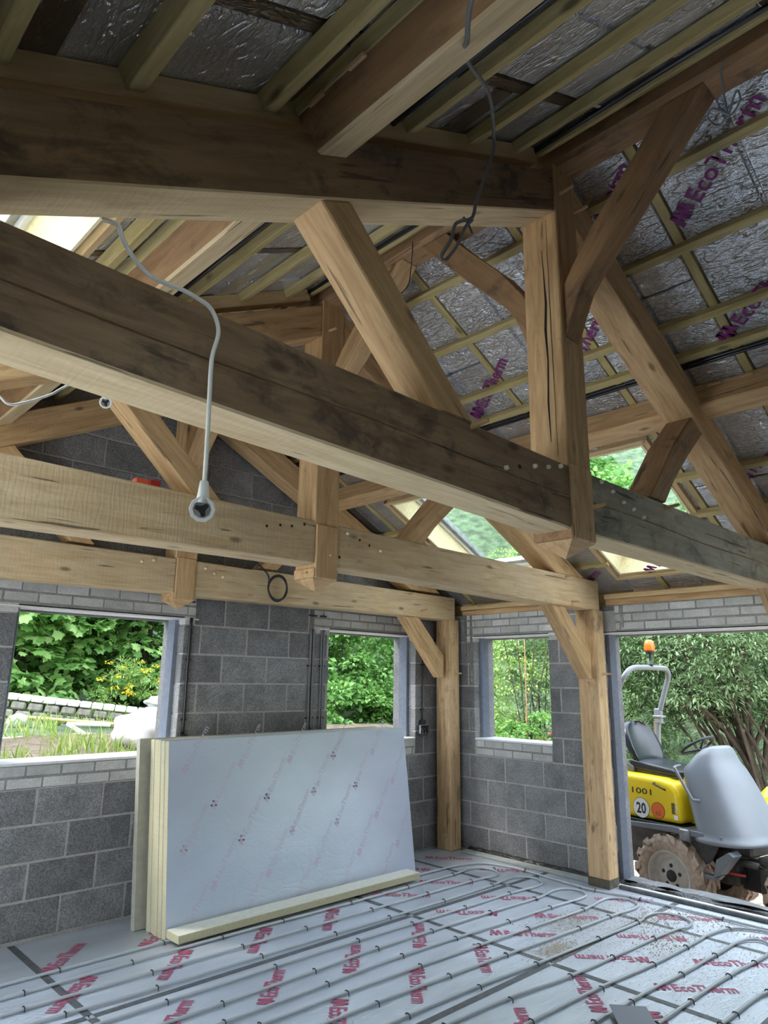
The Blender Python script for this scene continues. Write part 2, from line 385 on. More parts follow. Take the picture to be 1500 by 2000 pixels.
# lintels, sills, ribbed cavity closers
def closer(parent, f, u, into, z0, z1, nrib=5):
    v = []; n = nrib * 2 + 1
    for i in range(n + 1):
        d = .10 + .10 * i / n; o = .030 + (.007 if i % 2 else 0)
        v.append((u + into * o, d))
    v = [(u - into * .004, .1002)] + v + [(u + into * .018, .2)]
    a = [f(p, d, z0) for p, d in v] + [f(p, d, z1) for p, d in v]; m_ = len(v)
    me = mesh('cavity_closer', a, [(i, i + 1, m_ + i + 1, m_ + i) for i in range(m_ - 1)])
    o = add('cavity_closer', me, PLASTIC_G, parent); sm = o.modifiers.new('s', 'SOLIDIFY'); sm.thickness = .004
    return o
for par, f, o in ((wa, fA, W1), (wa, fA, W2), (wb, fB, WB), (wb, fB, DR)):
    closer(par, f, o[0], 1, max(0, o[2]), o[3] - .004); closer(par, f, o[1], -1, max(0, o[2]), o[3] - .004)
    lo, hi = f(o[0] - .12, -.004, o[3] - .012), f(o[1] + .12, .30, o[3] - .002)
    boxo('lintel_flange', lo, hi, WHITEP, par)
    if o[2] > 0:
        lo, hi = f(o[0] + .001, -.004, o[2] - .004), f(o[1] - .001, .30, o[2] + .014)
        boxo('sill_board', lo, hi, WHITEP, par, .003)
# wall plates
pl = empty('trim_1', (0, 0, 0), kind='structure')
for y0, y1 in ((-6.55, -3.62), (-3.42, -1.92), (-1.70, -.24)):
    beamx('wall_plate', (.055, y0, 2.332), (.055, y1, 2.332), .11, .054, OAK1, pl, .003)
    beamx('eaves_batten', (.03, y0, 2.382), (.03, y1, 2.382), .11, .044, PINE2, pl, .003)
boxo('eaves_closer', (.115, -6.6, 2.30), (.135, .28, 2.455), PINE2, pl); boxo('eaves_closer', (.135, -6.6, 2.30), (.29, .28, 2.37), MORTAR, pl)
pl2 = empty('trim_2', (0, 0, 0), kind='structure')
beamx('wall_plate', (-6.595, -6.55, 2.35), (-6.595, -.06, 2.35), .11, .10, OAK1, pl2, .003)
# ------------------------------------------------------------------ roof (ceiling): boards, rafters, battens
def slope_M(side, dx, y, h):
    """frame on the lining plane: local x along the ridge, y down the slope, z perpendicular"""
    n = Vector((side * .4472, 0, .8944)); d = Vector((side * .8944, 0, -.4472))
    o = Vector((CX + side * dx, y, 4.12 - .5 * dx)) + n * h
    ex = Vector((0, -side, 0))
    return basis(o, ex, d, n)
def slope_box(name, side, dx0, dx1, y0, y1, h0, h1, m, parent, bev=0.0, grain='Y', tilt=0):
    L = (dx1 - dx0) / .8944; wdt = abs(y1 - y0)
    M = slope_M(side, (dx0 + dx1) / 2, (y0 + y1) / 2, (h0 + h1) / 2)
    if grain == 'Y': return add(name, box_me(wdt, L, h1 - h0, bev, name + m.name), m, parent, M=M)
    R = Matrix(((0, -1, 0, 0), (1, 0, 0, 0), (0, 0, 1, 0), (0, 0, 0, 1)))
    return add(name, box_me(L, wdt, h1 - h0, bev, name + m.name), m, parent, M=M @ R)
HOLES = {1: [(1.815, 3.125, -3.05, -2.15), (1.815, 3.125, -1.50, -.62), (1.815, 3.125, -5.25, -4.35)], -1: [(1.785, 3.10, -2.95, -2.05), (1.785, 3.10, -5.25, -4.35), (1.785, 3.10, -1.5, -.62)]}
RAFT = [-6.62, -5.96, -5.26, -4.56, -3.86, -3.155, -2.45, -1.745, -1.04, -.335, -.02]
def minus(rect, holes):
    out = [rect]
    for hx0, hx1, hy0, hy1 in holes:
        nx = []
        for a, b, c, d in out:
            if hx1 <= a or hx0 >= b or hy1 <= c or hy0 >= d: nx.append((a, b, c, d)); continue
            if hx0 > a: nx.append((a, hx0, c, d))
            if hx1 < b: nx.append((hx1, b, c, d))
            aa, bb = max(a, hx0), min(b, hx1)
            if hy0 > c: nx.append((aa, bb, c, hy0))
            if hy1 < d: nx.append((aa, bb, hy1, d))
        out = nx
    return [r for r in out if r[1] - r[0] > .03 and r[3] - r[2] > .03]
PR = {1: logo_me(.125, 'print', PRINTR, .002)}
ceils = {}
for side in (1, -1):
    ce = empty('ceiling', (0, 0, 0), kind='structure'); ceils[side] = ce
    H = HOLES[side]
    for a, b, c, d in minus((0.0, 3.72, -6.62, 0.32), H): slope_box('roof_deck', side, a, b, c, d, .19, .24, PINE, ce)
    for a, b, c, d in minus((0.0, 3.60, -6.6, .0), H): slope_box('foil_backing', side, a, b, c, d, .10, .188, TAPED, ce)
    for i, (ya, yb) in enumerate(zip(RAFT, RAFT[1:])):
        y0, y1 = ya + .0225, yb - .0225
        if y1 - y0 < .1:
            continue
        ym = y0 + (y1 - y0) * random.choice((.42, .5, .56)); g = .014 if side == 1 else .022
        rows = ((.02, 1.28, 1.7, 2.62, 3.45) if i % 2 else (.02, .86, 1.62, 2.3, 3.45))
        if side == -1: rows = ((.02, 1.30, 2.03, 2.75, 3.45) if i % 2 else (.02, .8, 1.55, 2.25, 3.45))
        for r0, r1 in zip(rows, rows[1:]):
            for s, e in ((y0 + .006, ym - g / 2), (ym + g / 2, y1 - .006)):
                for a, b, c, d in minus((r0 + .006, r1 - .006, s, e), H):
                    hh = random.uniform(-.004, .010)
                    o = slope_box('insulation_board', side, a, b, c, d, hh, .10, FOIL, ce, .006)
                    if side == -1 and random.random() < .10 and b - a > .38:
                        M = slope_M(side, (a + b) / 2, (c + d) / 2, hh - .0015)
                        flip = Matrix.Rotation(math.pi, 4, 'X'); rot = Matrix.Rotation(math.radians(random.choice((45, 225, 90, 270))), 4, 'Z')
                        if d - c > .25:
                            p_ = add('print', PR[1], None, ce, M=M @ flip @ rot @ Matrix.Scale(.62 * min(1, (d - c) / .30), 4))
            if side == 1 or i % 3 == 0:
                for a, b, c, d in minus((r0 + .01, r1 - .01, ym - .04, ym + .035), H): slope_box('foil_tape', side, a, b, c, d, .0145, .0185, TAPE, ce)
        if side == -1:
            for r in rows[1:-1]:
                for a, b, c, d in minus((r - .05, r + .05, y0, y1), H):
                    slope_box('foil_tape', side, a, b, c, d, -.006, .006, TAPED if random.random() < .6 else TAPE, ce)
    for y in RAFT[1:-1]:
        for a, b, c, d in minus((.02, 3.5, y - .0225, y + .0225), H):
            slope_box('rafter', side, a, b, y - .0225, y + .0225, (-.004 if side == 1 else .0), .16, PINE if side == 1 else TAPED, ce, .002, 'S')
def roof_print(X, Y):
    dx = X - CX; L = .66; ux, uy = .61, -.79; dx += L / 2 * ux * .894; Y -= L / 2 * uy
    add('print', PR[1], None, ceils[1], M=slope_M(1, dx, Y, -.009) @ Matrix.Rotation(math.pi, 4, 'X') @ Matrix.Rotation(math.radians(37.7), 4, 'Z') @ Matrix.Scale(.96, 4))
for X, Y in ((-3.09, -4.44), (-2.42, -2.63), (-3.10, -3.86), (-2.40, -4.36), (-1.24, -3.86), (-2.46, -3.36), (-.52, -2.95), (-.25, -2.02), (-1.2, -2.02), (-.6, -3.75)): roof_print(X, Y)
# battens along the ridge: (side, lower-edge X on the batten soffit)
def batten(side, xedge, w=.045, h=.047, m=PINE, y0=-6.58, y1=-.02, name='batten'):
    dx = abs(xedge - CX) - .021 - w * .4472 / 1      # centre on the lining plane
    dx = abs(xedge - CX) + .4472 * h * .5 - .4472 * w
    for a, b, c, d in minus((dx - w * .4472, dx + w * .4472, y0, y1), HOLES[side]):
        L = (d - c); Mx = slope_M(side, dx, (c + d) / 2, -h / 2)
        add(name, box_me(L, w, h, .003, name + m.name), m, ceils[side], M=Mx)
for x in (-2.95, -2.585, -2.20, -1.99, -1.10, -.73, -.31): batten(1, x)
for x in (-5.86, -5.60): batten(-1, x)
batten(-1, -5.31, .055, .06); batten(-1, -4.915, .05, .055); batten(-1, -4.79, .045, .05); batten(-1, -4.31); batten(-1, -3.945); batten(-1, -3.63); batten(-1, -3.43, .04, .04)
# black conduits clipped beside the purlins and ridge
def conduit(side, dx, r=.011, n=2, y0=-6.5, y1=-.1, h=-.014, lab=None):
    t = empty('cable_conduit', (CX + side * dx, -3.3, 4.12 - .5 * dx), lab, 'cable', 'conduits run along the roof beams')
    for q in range(n):
        P = []
        for y in np.arange(y0, y1, .45):
            M = slope_M(side, dx + q * .022, y, h + random.uniform(-.003, .003)); P.append(M.translation - t.location + Vector((random.uniform(-.003, .003), 0, 0)))
        tube('conduit', P, r, DUCT, t, seg=8, k=3)
conduit(1, 1.325, .010, 2, lab='paired black conduits above the right-hand purlin against foil')
conduit(-1, 1.615, .012, 2, lab='thick black conduits squeezed above the left-hand purlin')
conduit(-1, 1.115, .014, 1, lab='single black conduit between left purlin and first batten')
conduit(-1, .155, .011, 2, lab='black conduits in the dark slot left of ridge beam')
# ------------------------------------------------------------------ skylights
def skylight(name, side, H):
    dx0, dx1, y0, y1 = H
    t = empty(name, (0, 0, 0), kind='structure')
    for a, b, c, d in ((dx0 + .001, dx0 + .016, y0, y1), (dx1 - .016, dx1 - .001, y0, y1), (dx0 + .016, dx1 - .016, y0 + .001, y0 + .018), (dx0 + .016, dx1 - .016, y1 - .018, y1 - .001)):
        slope_box('reveal_panel', side, a, b, c, d, -.01, .235, PIRP, t)
    for a, b, c, d in ((dx0 - .05, dx0 - .017, y0 - .05, y1 + .05), (dx1 + .017, dx1 + .05, y0 - .05, y1 + .05), (dx0 - .05, dx1 + .05, y0 - .055, y0 - .019), (dx0 - .05, dx1 + .05, y1 + .019, y1 + .055)):
        slope_box('trimmer', side, a, b, c, d, -.03, .10, PINE2, t, .002, 'Y' if b - a < .2 else 'S')
    for a, b, c, d in ((dx0 + .016, dx0 + .05, y0 + .02, y1 - .02), (dx1 - .05, dx1 - .016, y0 + .02, y1 - .02), (dx0 + .05, dx1 - .05, y0 + .02, y0 + .05), (dx0 + .05, dx1 - .05, y1 - .05, y1 - .02)):
        slope_box('frame', side, a, b, c, d, .205, .27, WHITEP, t, .004)
    for a, b, c, d in ((dx0 + .05, dx0 + .085, y0 + .05, y1 - .05), (dx1 - .085, dx1 - .05, y0 + .05, y1 - .05), (dx0 + .085, dx1 - .085, y0 + .05, y0 + .085), (dx0 + .085, dx1 - .085, y1 - .085, y1 - .05)):
        slope_box('sash', side, a, b, c, d, .225, .28, GALV, t, .003)
    slope_box('glass_pane', side, dx0 + .08, dx1 - .08, y0 + .08, y1 - .08, .250, .256, GLASS, t)
skylight('window_1', 1, HOLES[1][0]); skylight('window_2', 1, HOLES[1][1]); skylight('window_3', -1, HOLES[-1][0]); skylight('added_window_4', -1, HOLES[-1][1]); skylight('added_window_5', -1, HOLES[-1][2]); skylight('added_window_6', 1, HOLES[1][2])  # last three: unseen skylights added to light the floor and beam undersides
# ------------------------------------------------------------------ oak frame
def rebase(root, base):
    root.location = base
    for c in root.children: c.location = Vector(c.location) - Vector(base)
    return root
def shaft(name, x0, x1, y0, y1, z0, z1, m, parent, shake=None, arc=(0, 0, 0, 0)):
    """horizontal timber along x with a drying shake along its near face"""
    hx, hy, hz = (x1 - x0) / 2, (y1 - y0) / 2, (z1 - z0) / 2; b = .007
    sec = [(-hy + b, -hz), (hy - b, -hz), (hy, -hz + b), (hy, hz - b), (hy - b, hz), (-hy + b, hz), (-hy, hz - b)]
    if shake is not None: s = (shake - .5) * 2 * hz; sec += [(-hy, s + .0038), (-hy + .014, s), (-hy, s - .0038)]
    sec += [(-hy, -hz + b)]
    N = 24; v = []; f = []; n = len(sec)
    ph = random.uniform(0, 6)
    for i in range(N + 1):
        x = -hx + 2 * hx * i / N
        for y, z in sec:
            dz = .004 * math.sin(x * 2.1 + ph) if z < 0 and abs(z) > hz * .8 else 0
            sk = (.010 * math.sin(x * 1.3 + ph) + .005 * math.sin(x * 4.1)) if abs(z) < hz * .8 else 0
            u_ = i / N; tp = (arc[2] + (arc[3] - arc[2]) * u_); bt = (arc[0] + (arc[1] - arc[0]) * u_); w_ = (z + hz) / (2 * hz)
            v.append((x, y, z + dz + sk + bt * (1 - w_) + tp * w_))
    for i in range(N):
        for j in range(n): f.append((i * n + j, i * n + (j + 1) % n, (i + 1) * n + (j + 1) % n, (i + 1) * n + j))
    f += [tuple(range(n))[::-1], tuple(range(N * n, N * n + n))]
    return add(name, mesh(name, v, f), m, parent, ((x0 + x1) / 2, (y0 + y1) / 2, (z0 + z1) / 2))
PEGME = lathe_me('peg', [(.0, -.012), (.0085, -.010), (.0095, 0), (.0095, .03)], 8)
BIGPEG = lathe_me('peg', [(.0, -.075), (.008, -.073), (.0105, 0), (.0105, .03)], 8)
HOLE = lathe_me('peg_hole', [(.0085, -.0012), (.0085, .02)], 8)
DARK = simple('peg_hole_dark', (.012, .009, .006), .9)
for me, mm in ((PEGME, PEG), (BIGPEG, OAK1), (HOLE, DARK)): me.materials.append(mm)
def pegs(root, pts, y, me=PEGME, name='peg'):
    for x, z in pts:
        add(name, me, None, root, M=Matrix.Translation((x, y, z)) @ Matrix.Rotation(math.radians(90), 4, 'Z') @ Matrix.Rotation(random.uniform(-.15, .15), 4, 'Y'))
TOPZ = 3.985; BOTZ = 3.765; P26 = math.atan(.5)
OAKU = wood('oak_fresh_lit_underside', (.50, .36, .19), (.70, .56, .35), .35, 0, .6, .3)  # pale underside tone: fresher wood plus floor light put into the colour
OAK5 = wood('oak_stained_shaded', (.17, .10, .052), (.33, .21, .115), .85, .12, dirt_at=.50)  # dark front tone: staining plus shade put into the colour
def lit_underside(o, m):  # downward faces get the paler tone, bounce light included in the colour
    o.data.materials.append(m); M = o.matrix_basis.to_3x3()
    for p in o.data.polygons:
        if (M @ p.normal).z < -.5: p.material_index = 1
def truss(y, label, mats, cx=CX, arcs=((0, 0, 0, 0), (0, 0, 0, 0)), shake=.5):
    mtl, mtr, mk, mrl, mrr, ms, mb = mats
    t = empty('roof_truss', (0, 0, 0), label, 'truss', 'oak king post trusses')
    ya, yb = y, y + .175
    shaft('tie_beam', cx - 3.17, cx - .086, ya, yb, 2.255, 2.52, mtl, t, shake, arcs[0])
    shaft('tie_beam', cx + .086, cx + 3.165, ya, yb, 2.255, 2.52, mtr, t, shake, arcs[1])
    k0 = y - .0
    poly('king_post', [(cx - .090, 2.50), (cx - .090, 3.98), (cx + .090, 3.98), (cx + .090, 2.50)], k0 - .002, k0 + .182, mk, t, math.pi / 2)
    poly('king_post_foot', [(cx - .080, 2.19), (cx - .080, 2.51), (cx + .082, 2.51), (cx + .082, 2.19)], k0 - .012, k0 + .186, mk, t, math.pi / 2)
    h = .094; zc = k0 + .088
    for s_, nm in ((0, 'pendant_block'), (1, 'pendant_tip')):
        if s_ == 0:
            boxo(nm, (cx - h, zc - h - .002, 2.192), (cx + h, zc + h, 2.250), mb, t, .006)
        else:
            v = [(cx - h * .95, zc - h * .95, 2.190), (cx + h * .95, zc - h * .95, 2.190), (cx + h * .95, zc + h * .95, 2.190), (cx - h * .95, zc + h * .95, 2.190), (cx, zc, 2.125)]
            add(nm, mesh(nm, v, [(0, 1, 2, 3), (0, 1, 4), (1, 2, 4), (2, 3, 4), (3, 0, 4)]), OAK1, t)
    for s, mr in ((-1, mrl), (1, mrr)):
        pts = [(.090, TOPZ - .045), (.090, BOTZ - .045), (1.3, BOTZ - .65 - .006), (2.492, 2.518), (2.94, 2.518)]
        poly('principal_rafter', [(cx + s * a, b) for a, b in pts], ya + .002, yb - .002, mr, t, -s * P26)
        if s == -1: q = [(1.425, 3.052), (1.30, 3.105), (.70, 2.519), (.865, 2.519)]
        else: q = [(1.435, 3.043), (1.29, 3.11), (1.02, 2.877), (.685, 2.519), (.855, 2.519), (.985, 2.663), (1.19, 2.845)]
        poly('strut', [(cx + s * a, b) for a, b in q], ya + .012, yb - .015, ms if s == -1 else mb, t, s * .72)
        kb = [(2.395, 2.256), (2.61, 2.256), (3.00, 1.875), (3.00, 1.655), (2.955, 1.655)]
        poly('knee_brace', [(cx + s * a, b) for a, b in kb], ya + .015, ya + .125, mb if mb is not OAK4 else OAK1, t, -s * .80)
    # curved braces up to the ridge beam, towards and away from the camera
    lo = [(0, 3.09), (.04, 3.20), (.087, 3.309), (.15, 3.39), (.222, 3.467), (.33, 3.58), (.45, 3.71), (.68, 3.968)]
    up = [(.50, 3.968), (.40, 3.845), (.27, 3.70), (.155, 3.575), (.045, 3.42), (0, 3.345)]
    for sg, base in ((-1, ya), (1, yb + .008)):
        poly('ridge_brace', [(base + sg * a, b) for a, b in lo + up], cx - .06, cx + .06, mb, t, sg * .85, axis='X')
    rebase(t, (cx, y, 0))
    return t
t3 = truss(-3.6, 'dark oak king post truss nearest the camera with grey weathered right tie', (OAK5, OAK3, OAK1, OAK5, OAK1, OAK1, OAK4), arcs=((.075, -.030, .028, -.020), (-.028, 0, -.018, 0)))
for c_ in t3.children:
    if c_.name.startswith('tie_beam') or (c_.name.startswith('principal_rafter') and c_.location.x < 0): lit_underside(c_, OAKU)
def shake(root, P, w, name='drying_shake'):
    v = []; n = len(P)
    for x, y, z, k in P: v += [(x, y - w * k, z), (x, y + w * k, z)]
    add(name, mesh(name, v, [(2 * i, 2 * i + 1, 2 * i + 3, 2 * i + 2) for i in range(n - 1)]), DARK, root)
shake(t3, [(-.0912, .075, 2.62, .3), (-.0912, .080, 2.8, .9), (-.0912, .072, 3.0, .7), (-.0912, .078, 3.15, 1.3), (-.0912, .07, 3.28, 1.1), (-.0912, .075, 3.42, .5), (-.0912, .08, 3.55, .2)], .005)
shake(t3, [(-.0912, .045, 2.55, .2), (-.0912, .05, 3.2, .6), (-.0912, .052, 3.7, .2)], .003)
t2 = truss(-1.91, 'middle oak king post truss, pale tie beam ending on the doorway post', (OAK2, OAK2, OAK1, OAK1, OAK1, OAK1, OAK1), arcs=((-.012, .012, .025, .008), (.012, -.005, .008, -.005)), shake=None)
t1 = truss(-.22, 'farthest oak king post truss standing close against the blockwork gable', (OAK2, OAK2, OAK1, OAK1, OAK1, OAK1, OAK1), arcs=((-.035, -.02, -.03, -.02), (-.02, -.005, -.02, -.03)), shake=None)
def rel(t, pts): return [(x - t.location.x, z) for x, z in pts]
pegs(t3, rel(t3, [(-3.796, 2.388), (-3.608, 2.437), (-3.513, 2.456), (-3.422, 2.479), (-3.092, 2.482), (-2.995, 2.459), (-2.9, 2.427), (-2.804, 2.411), (-2.705, 2.388)]), -.002)
pegs(t3, rel(t3, [(-3.704, 2.413)]), 0, HOLE, 'peg_hole')
pegs(t3, rel(t3, [(-3.989, 2.495), (-2.455, 2.480), (-3.20, 2.345), (-3.311, 3.837), (-3.19, 3.80)]), 0, BIGPEG)
pegs(t2, rel(t2, [(-3.103, 2.489), (-2.822, 2.418), (-3.24, 2.335)]), -.002); pegs(t2, rel(t2, [(-3.52, 2.468), (-3.431, 2.492), (-2.998, 2.464), (-2.916, 2.441), (-3.159, 2.334), (-3.60, 2.46), (-3.69, 2.44)]), 0, HOLE, 'peg_hole')
pegs(t2, rel(t2, [(-.55, 2.30), (-3.30, 3.78), (-.63, 2.50)]), 0, BIGPEG)
pegs(t1, rel(t1, [(-3.10, 2.45), (-3.02, 2.42), (-2.94, 2.40), (-3.62, 2.44), (-3.53, 2.46)]), -.002); pegs(t1, rel(t1, [(-.62, 2.32), (-.80, 2.47)]), 0, BIGPEG)
def post(y, label, m=OAK1):
    t = empty('oak_post', (-.135, y + .09, 0), label, 'post')
    poly('shaft', [(-.078, 0), (-.078, 2.254), (.078, 2.254), (.078, 0)], -.095, .095, m, t, math.pi / 2, bev=.008)
    pg = add('peg', BIGPEG, None, t, M=Matrix.Translation((.02, -.095, 1.70)) @ Matrix.Rotation(math.radians(90), 4, 'Z'))
    return t
OAKP = wood('oak_post', (.40, .25, .12), (.66, .46, .26), .65, 0, .7, .3, dirt_at=.56)
p1 = post(-.235, 'round-knotted oak post standing in the room corner', OAKP); p1['label'] = 'knotty oak post standing in the far corner of the room'
p2 = post(-1.915, 'pale oak post beside the doorway, second from the corner', OAKP)
post(-3.60, 'oak post under the nearest truss in the wide opening', OAKP)
boxo('damp_base_wrap', (-.0795, -.0965, .0), (.0795, .0965, .07), simple('wet_end_grain', (.10, .085, .06), .9, 0, .2, 60, .3), p2)
def ridge():
    t = empty('ridge_beam', (CX, -3.3, 3.97), 'oak ridge beam along the roof top over the king posts', 'beam')
    beamx('timber', (0, -3.28, .09), (0, 3.28, .09), .165, .18, OAK4, t, .022)
    # scarfed lower lip near the front truss
    return t
ridge()
def purlin(side, xc, label, m, name_='p'):
    t = empty('purlin', (0, 0, 0), label, 'purlin', None)
    dx = abs(xc - CX) + .082
    L = 6.56; h0, h1 = -.184, -.002
    M = slope_M(side, dx, -3.3, (h0 + h1) / 2)
    tb = add('timber', box_me(L, .135, h1 - h0, .010, 'timber' + name_), m, t, M=M)
    if side == -1: lit_underside(tb, OAKU)  # left purlin underside: light put into its colour, against darker sides
    wd = box_me(.07, .014, .016, .003, 'peg')
    for y in (-3.68, -3.86, -2.0):
        o = add('wedge', wd, OAK1, t, M=slope_M(side, dx - .085 if side == 1 else dx + .085, y, .0 - .065))
    rebase(t, (xc, -3.3, 4.12 - .5 * abs(xc - CX) - .2))
    return t
purlin(-1, -4.655, 'left-hand purlin, thick dark-sided oak beam with pale underside', OAK4)
purlin(1, -1.80, 'right-hand purlin above the skylights, brown oak beam', OAK1, 'q')
# loose scraps of timber packing above trusses
for y in (-3.52, -1.83):
    slope_box('packing_timber', -1, .2, 3.3, y - .05, y + .05, -.075, -.002, PINE2, ceils[-1], .004, 'S')
# ------------------------------------------------------------------ floor
fl = empty('floor', (0, 0, 0), kind='structure')
multi('slab', [((-6.84, -6.9, -.6), (.30, .30, -.062))], BLOCKP, fl)
XE = [-6.53, -4.14, -1.87, -.73, -.075]; YE = [-6.6, -5.85, -4.71, -3.57, -2.43, -1.29, -.04]
for i, (a, b) in enumerate(zip(XE, XE[1:])):
    for j, (c, d) in enumerate(zip(YE, YE[1:])):
        dz = random.uniform(-.0015, .0)
        boxo('insulation_board', (a + .003, c + .003, -.06), (b - .003, d - .003, dz), FLOORF, fl, .003)
for x in XE[1:-1]:
    for c, d in zip(YE, YE[1:]): boxo('joint_tape', (x - .021, c + .02, .0003), (x + .021, d - .02, .0012), JOINT, fl)
for y in YE[1:-1]:
    for a, b in zip(XE, XE[1:]): boxo('joint_tape', (a + .02, y - .021, .0003), (b - .02, y + .021, .0012), JOINT, fl)
FP = logo_me(.083, 'print', PRINT, .0022)
for v_ in FP.vertices: v_.co.y *= 1.5
def fprint(x, y, deg): add('print', FP, None, fl, M=Matrix.Translation((x, y, .0016)) @ Matrix.Rotation(math.radians(deg), 4, 'Z'))
for k in range(6): fprint(-2.37 - .585 * k, -1.0, -134); fprint(-2.10 - .58 * k, -1.57, 46); fprint(-2.12 - .58 * k, -2.14, -134); fprint(-2.05 - .58 * k, -2.77, 47); fprint(-2.2 - .58 * k, -3.30, -134); fprint(-2.2 - .58 * k, -.42, 46)
for j in range(7):
    y = -.36 - .565 * j
    fprint(-1.55, y, 133 if j % 2 == 0 else -47); fprint(-1.03, y, 133 if j % 2 == 0 else -47)
    if j != 2: fprint(-.40, y - .05, 133 if j % 2 else -47)
# sand and grit dropped on the boards near the opening
gm, gnn, gll, gbb = mat_new('dried_mud'); gbb.inputs['Base Color'].default_value = (.50, .43, .34, 1); gbb.inputs['Roughness'].default_value = .95
gm2 = simple('dried_mud_wet', (.30, .24, .15), .95)
def grit(n, spots, smin, smax, name):
    v = []; f = []
    for _ in range(n):
        x0, y0, sx, sy = random.choice(spots); x = x0 + random.gauss(0, sx); y = y0 + random.gauss(0, sy)
        if x > -.09 or y > -.1: continue
        s = random.uniform(smin, smax); k = len(v); an = random.uniform(0, 6)
        ring = [(x + s * random.uniform(.6, 1.2) * math.cos(an + q), y + s * random.uniform(.6, 1.2) * math.sin(an + q), .0013) for q in (0, 1.6, 3.1, 4.7)]
        v += ring + [(x, y, .0013 + s * .7)]; f += [(k, k + 1, k + 4), (k + 1, k + 2, k + 4), (k + 2, k + 3, k + 4), (k + 3, k, k + 4)]
    return tag(add(name, mesh(name, v, f), gm, fl), kind='stuff')
grit(5200, [(-.75, -2.35, .28, .22), (-1.15, -2.2, .22, .16), (-1.1, -2.95, .4, .3), (-.5, -2.9, .2, .4), (-1.7, -2.35, .12, .07), (-.9, -3.4, .4, .3)], .0012, .0042, 'grit')
grit(1500, [(-1.18, -2.12, .16, .09), (-1.62, -2.33, .10, .05), (-.62, -2.45, .14, .10), (-.95, -2.72, .20, .08), (-.35, -2.75, .1, .2)], .003, .008, 'dried_mud')
# upstand strip and membrane along the wall foot
boxo('edge_strip', (-.165, -1.70, .0), (-.140, -.33, .022), simple('grey_foam_strip', (.30, .32, .31), .6, 0, .2, 40, .15), fl, .004)
def crumpled(name, x0, x1, y0, y1, z0, amp, m, parent, nx=6, ny=60, zf=None):
    v = []; f = []
    for j in range(ny + 1):
        for i in range(nx + 1):
            u = i / nx; w = j / ny; y = y0 + (y1 - y0) * w
            ed = .5 + .5 * math.sin(u * math.pi)
            v.append((x0 + (x1 - x0) * u + .018 * math.sin(w * 31 + u * 3) * (1 if u in (0, 1) else .3) , y, z0 + amp * ed * (.5 + .5 * math.sin(w * 47 + u * 5 + 2 * math.sin(w * 13))) + (zf(u) if zf else 0)))
    for j in range(ny):
        for i in range(nx): a = j * (nx + 1) + i; f.append((a, a + 1, a + nx + 2, a + nx + 1))
    return add(name, mesh(name, v, f, True), m, parent)
crumpled('membrane', -.045, -.003, -1.70, -.3, .004, .012, DPMB, fl, zf=lambda u: .03 * u)
boxo('edge_board', (-.139, -1.70, .0), (-.046, -.31, .014), simple('pale_green_foam', (.40, .43, .39), .7, 0, .2, 40, .12), fl, .003)
mt = empty('trim_3', (0, 0, 0), kind='structure')
boxo('threshold_insulation', (-.08, -4.95, -.06), (.0, -1.86, .012), CREAM, mt, .004)
boxo('threshold_kerb', (.005, -4.95, -.5), (.30, -1.855, -.01), MORTAR, mt, .004)
crumpled('membrane', .0, .10, -4.95, -1.86, .005, .03, DPMB, mt, ny=90)
crumpled('membrane', .08, .32, -4.95, -1.88, .018, .03, DPM, mt, ny=110, zf=lambda u: -.03 * u)
boxo('edge_strip', (-.125, -4.95, .0), (-.090, -1.95, .026), JOINT, mt, .004)
# ------------------------------------------------------------------ underfloor pipe
hp = empty('heating_pipe', (-2.0, -2.0, 0), 'white underfloor heating pipe looped in long runs over the foil floor', 'heating pipe')
Z = .011
runs = {
 'a': [(-6.25, -.655), (-4.366, -.648), (-3.425, -.64), (-2.0, -.632), (-1.1, -.628)],
 'b': [(-6.1, -.83), (-4.415, -.823), (-3.109, -.80), (-2.03, -.818), (-.844, -.811)],
 'c': [(-6.1, -1.01), (-4.468, -1.012), (-3.096, -1.024), (-2.02, -1.034), (-.891, -1.046)],
 'd': [(-6.1, -1.19), (-4.518, -1.193), (-3.756, -1.224), (-2.53, -1.235), (-1.47, -1.243), (-.854, -1.229)],
 'e': [(-6.1, -1.41), (-3.262, -1.412), (-2.503, -1.422), (-1.472, -1.45), (-.932, -1.459)],
 'f': [(-6.1, -1.62), (-3.398, -1.616), (-2.503, -1.60), (-1.42, -1.64), (-.85, -1.67)],
 'g': [(-6.1, -1.80), (-3.519, -1.796), (-2.473, -1.785), (-1.481, -1.843), (-.95, -1.87)],
 'h': [(-6.1, -1.93), (-3.591, -1.933), (-2.5, -1.963), (-1.498, -2.019), (-.848, -2.056)],
 'i': [(-6.1, -2.12), (-3.374, -2.129), (-2.482, -2.166), (-1.233, -2.244), (-.854, -2.262)],
 'j': [(-6.1, -2.32), (-2.995, -2.342), (-1.973, -2.40), (-1.309, -2.433), (-.80, -2.455)],
 'k': [(-6.1, -2.51), (-2.942, -2.531), (-1.968, -2.627), (-1.035, -2.675), (-.75, -2.70)],
 'l': [(-6.1, -2.74), (-2.594, -2.788), (-1.453, -2.865), (-.90, -2.885)],
 'm': [(-6.1, -2.97), (-2.371, -3.001), (-1.467, -3.041), (-.95, -3.06)],
 'n': [(-6.1, -3.20), (-2.157, -3.218), (-1.289, -3.234), (-.95, -3.265)],
 'o': [(-6.1, -3.40), (-1.934, -3.431), (-1.347, -3.459), (-.85, -3.47)]}
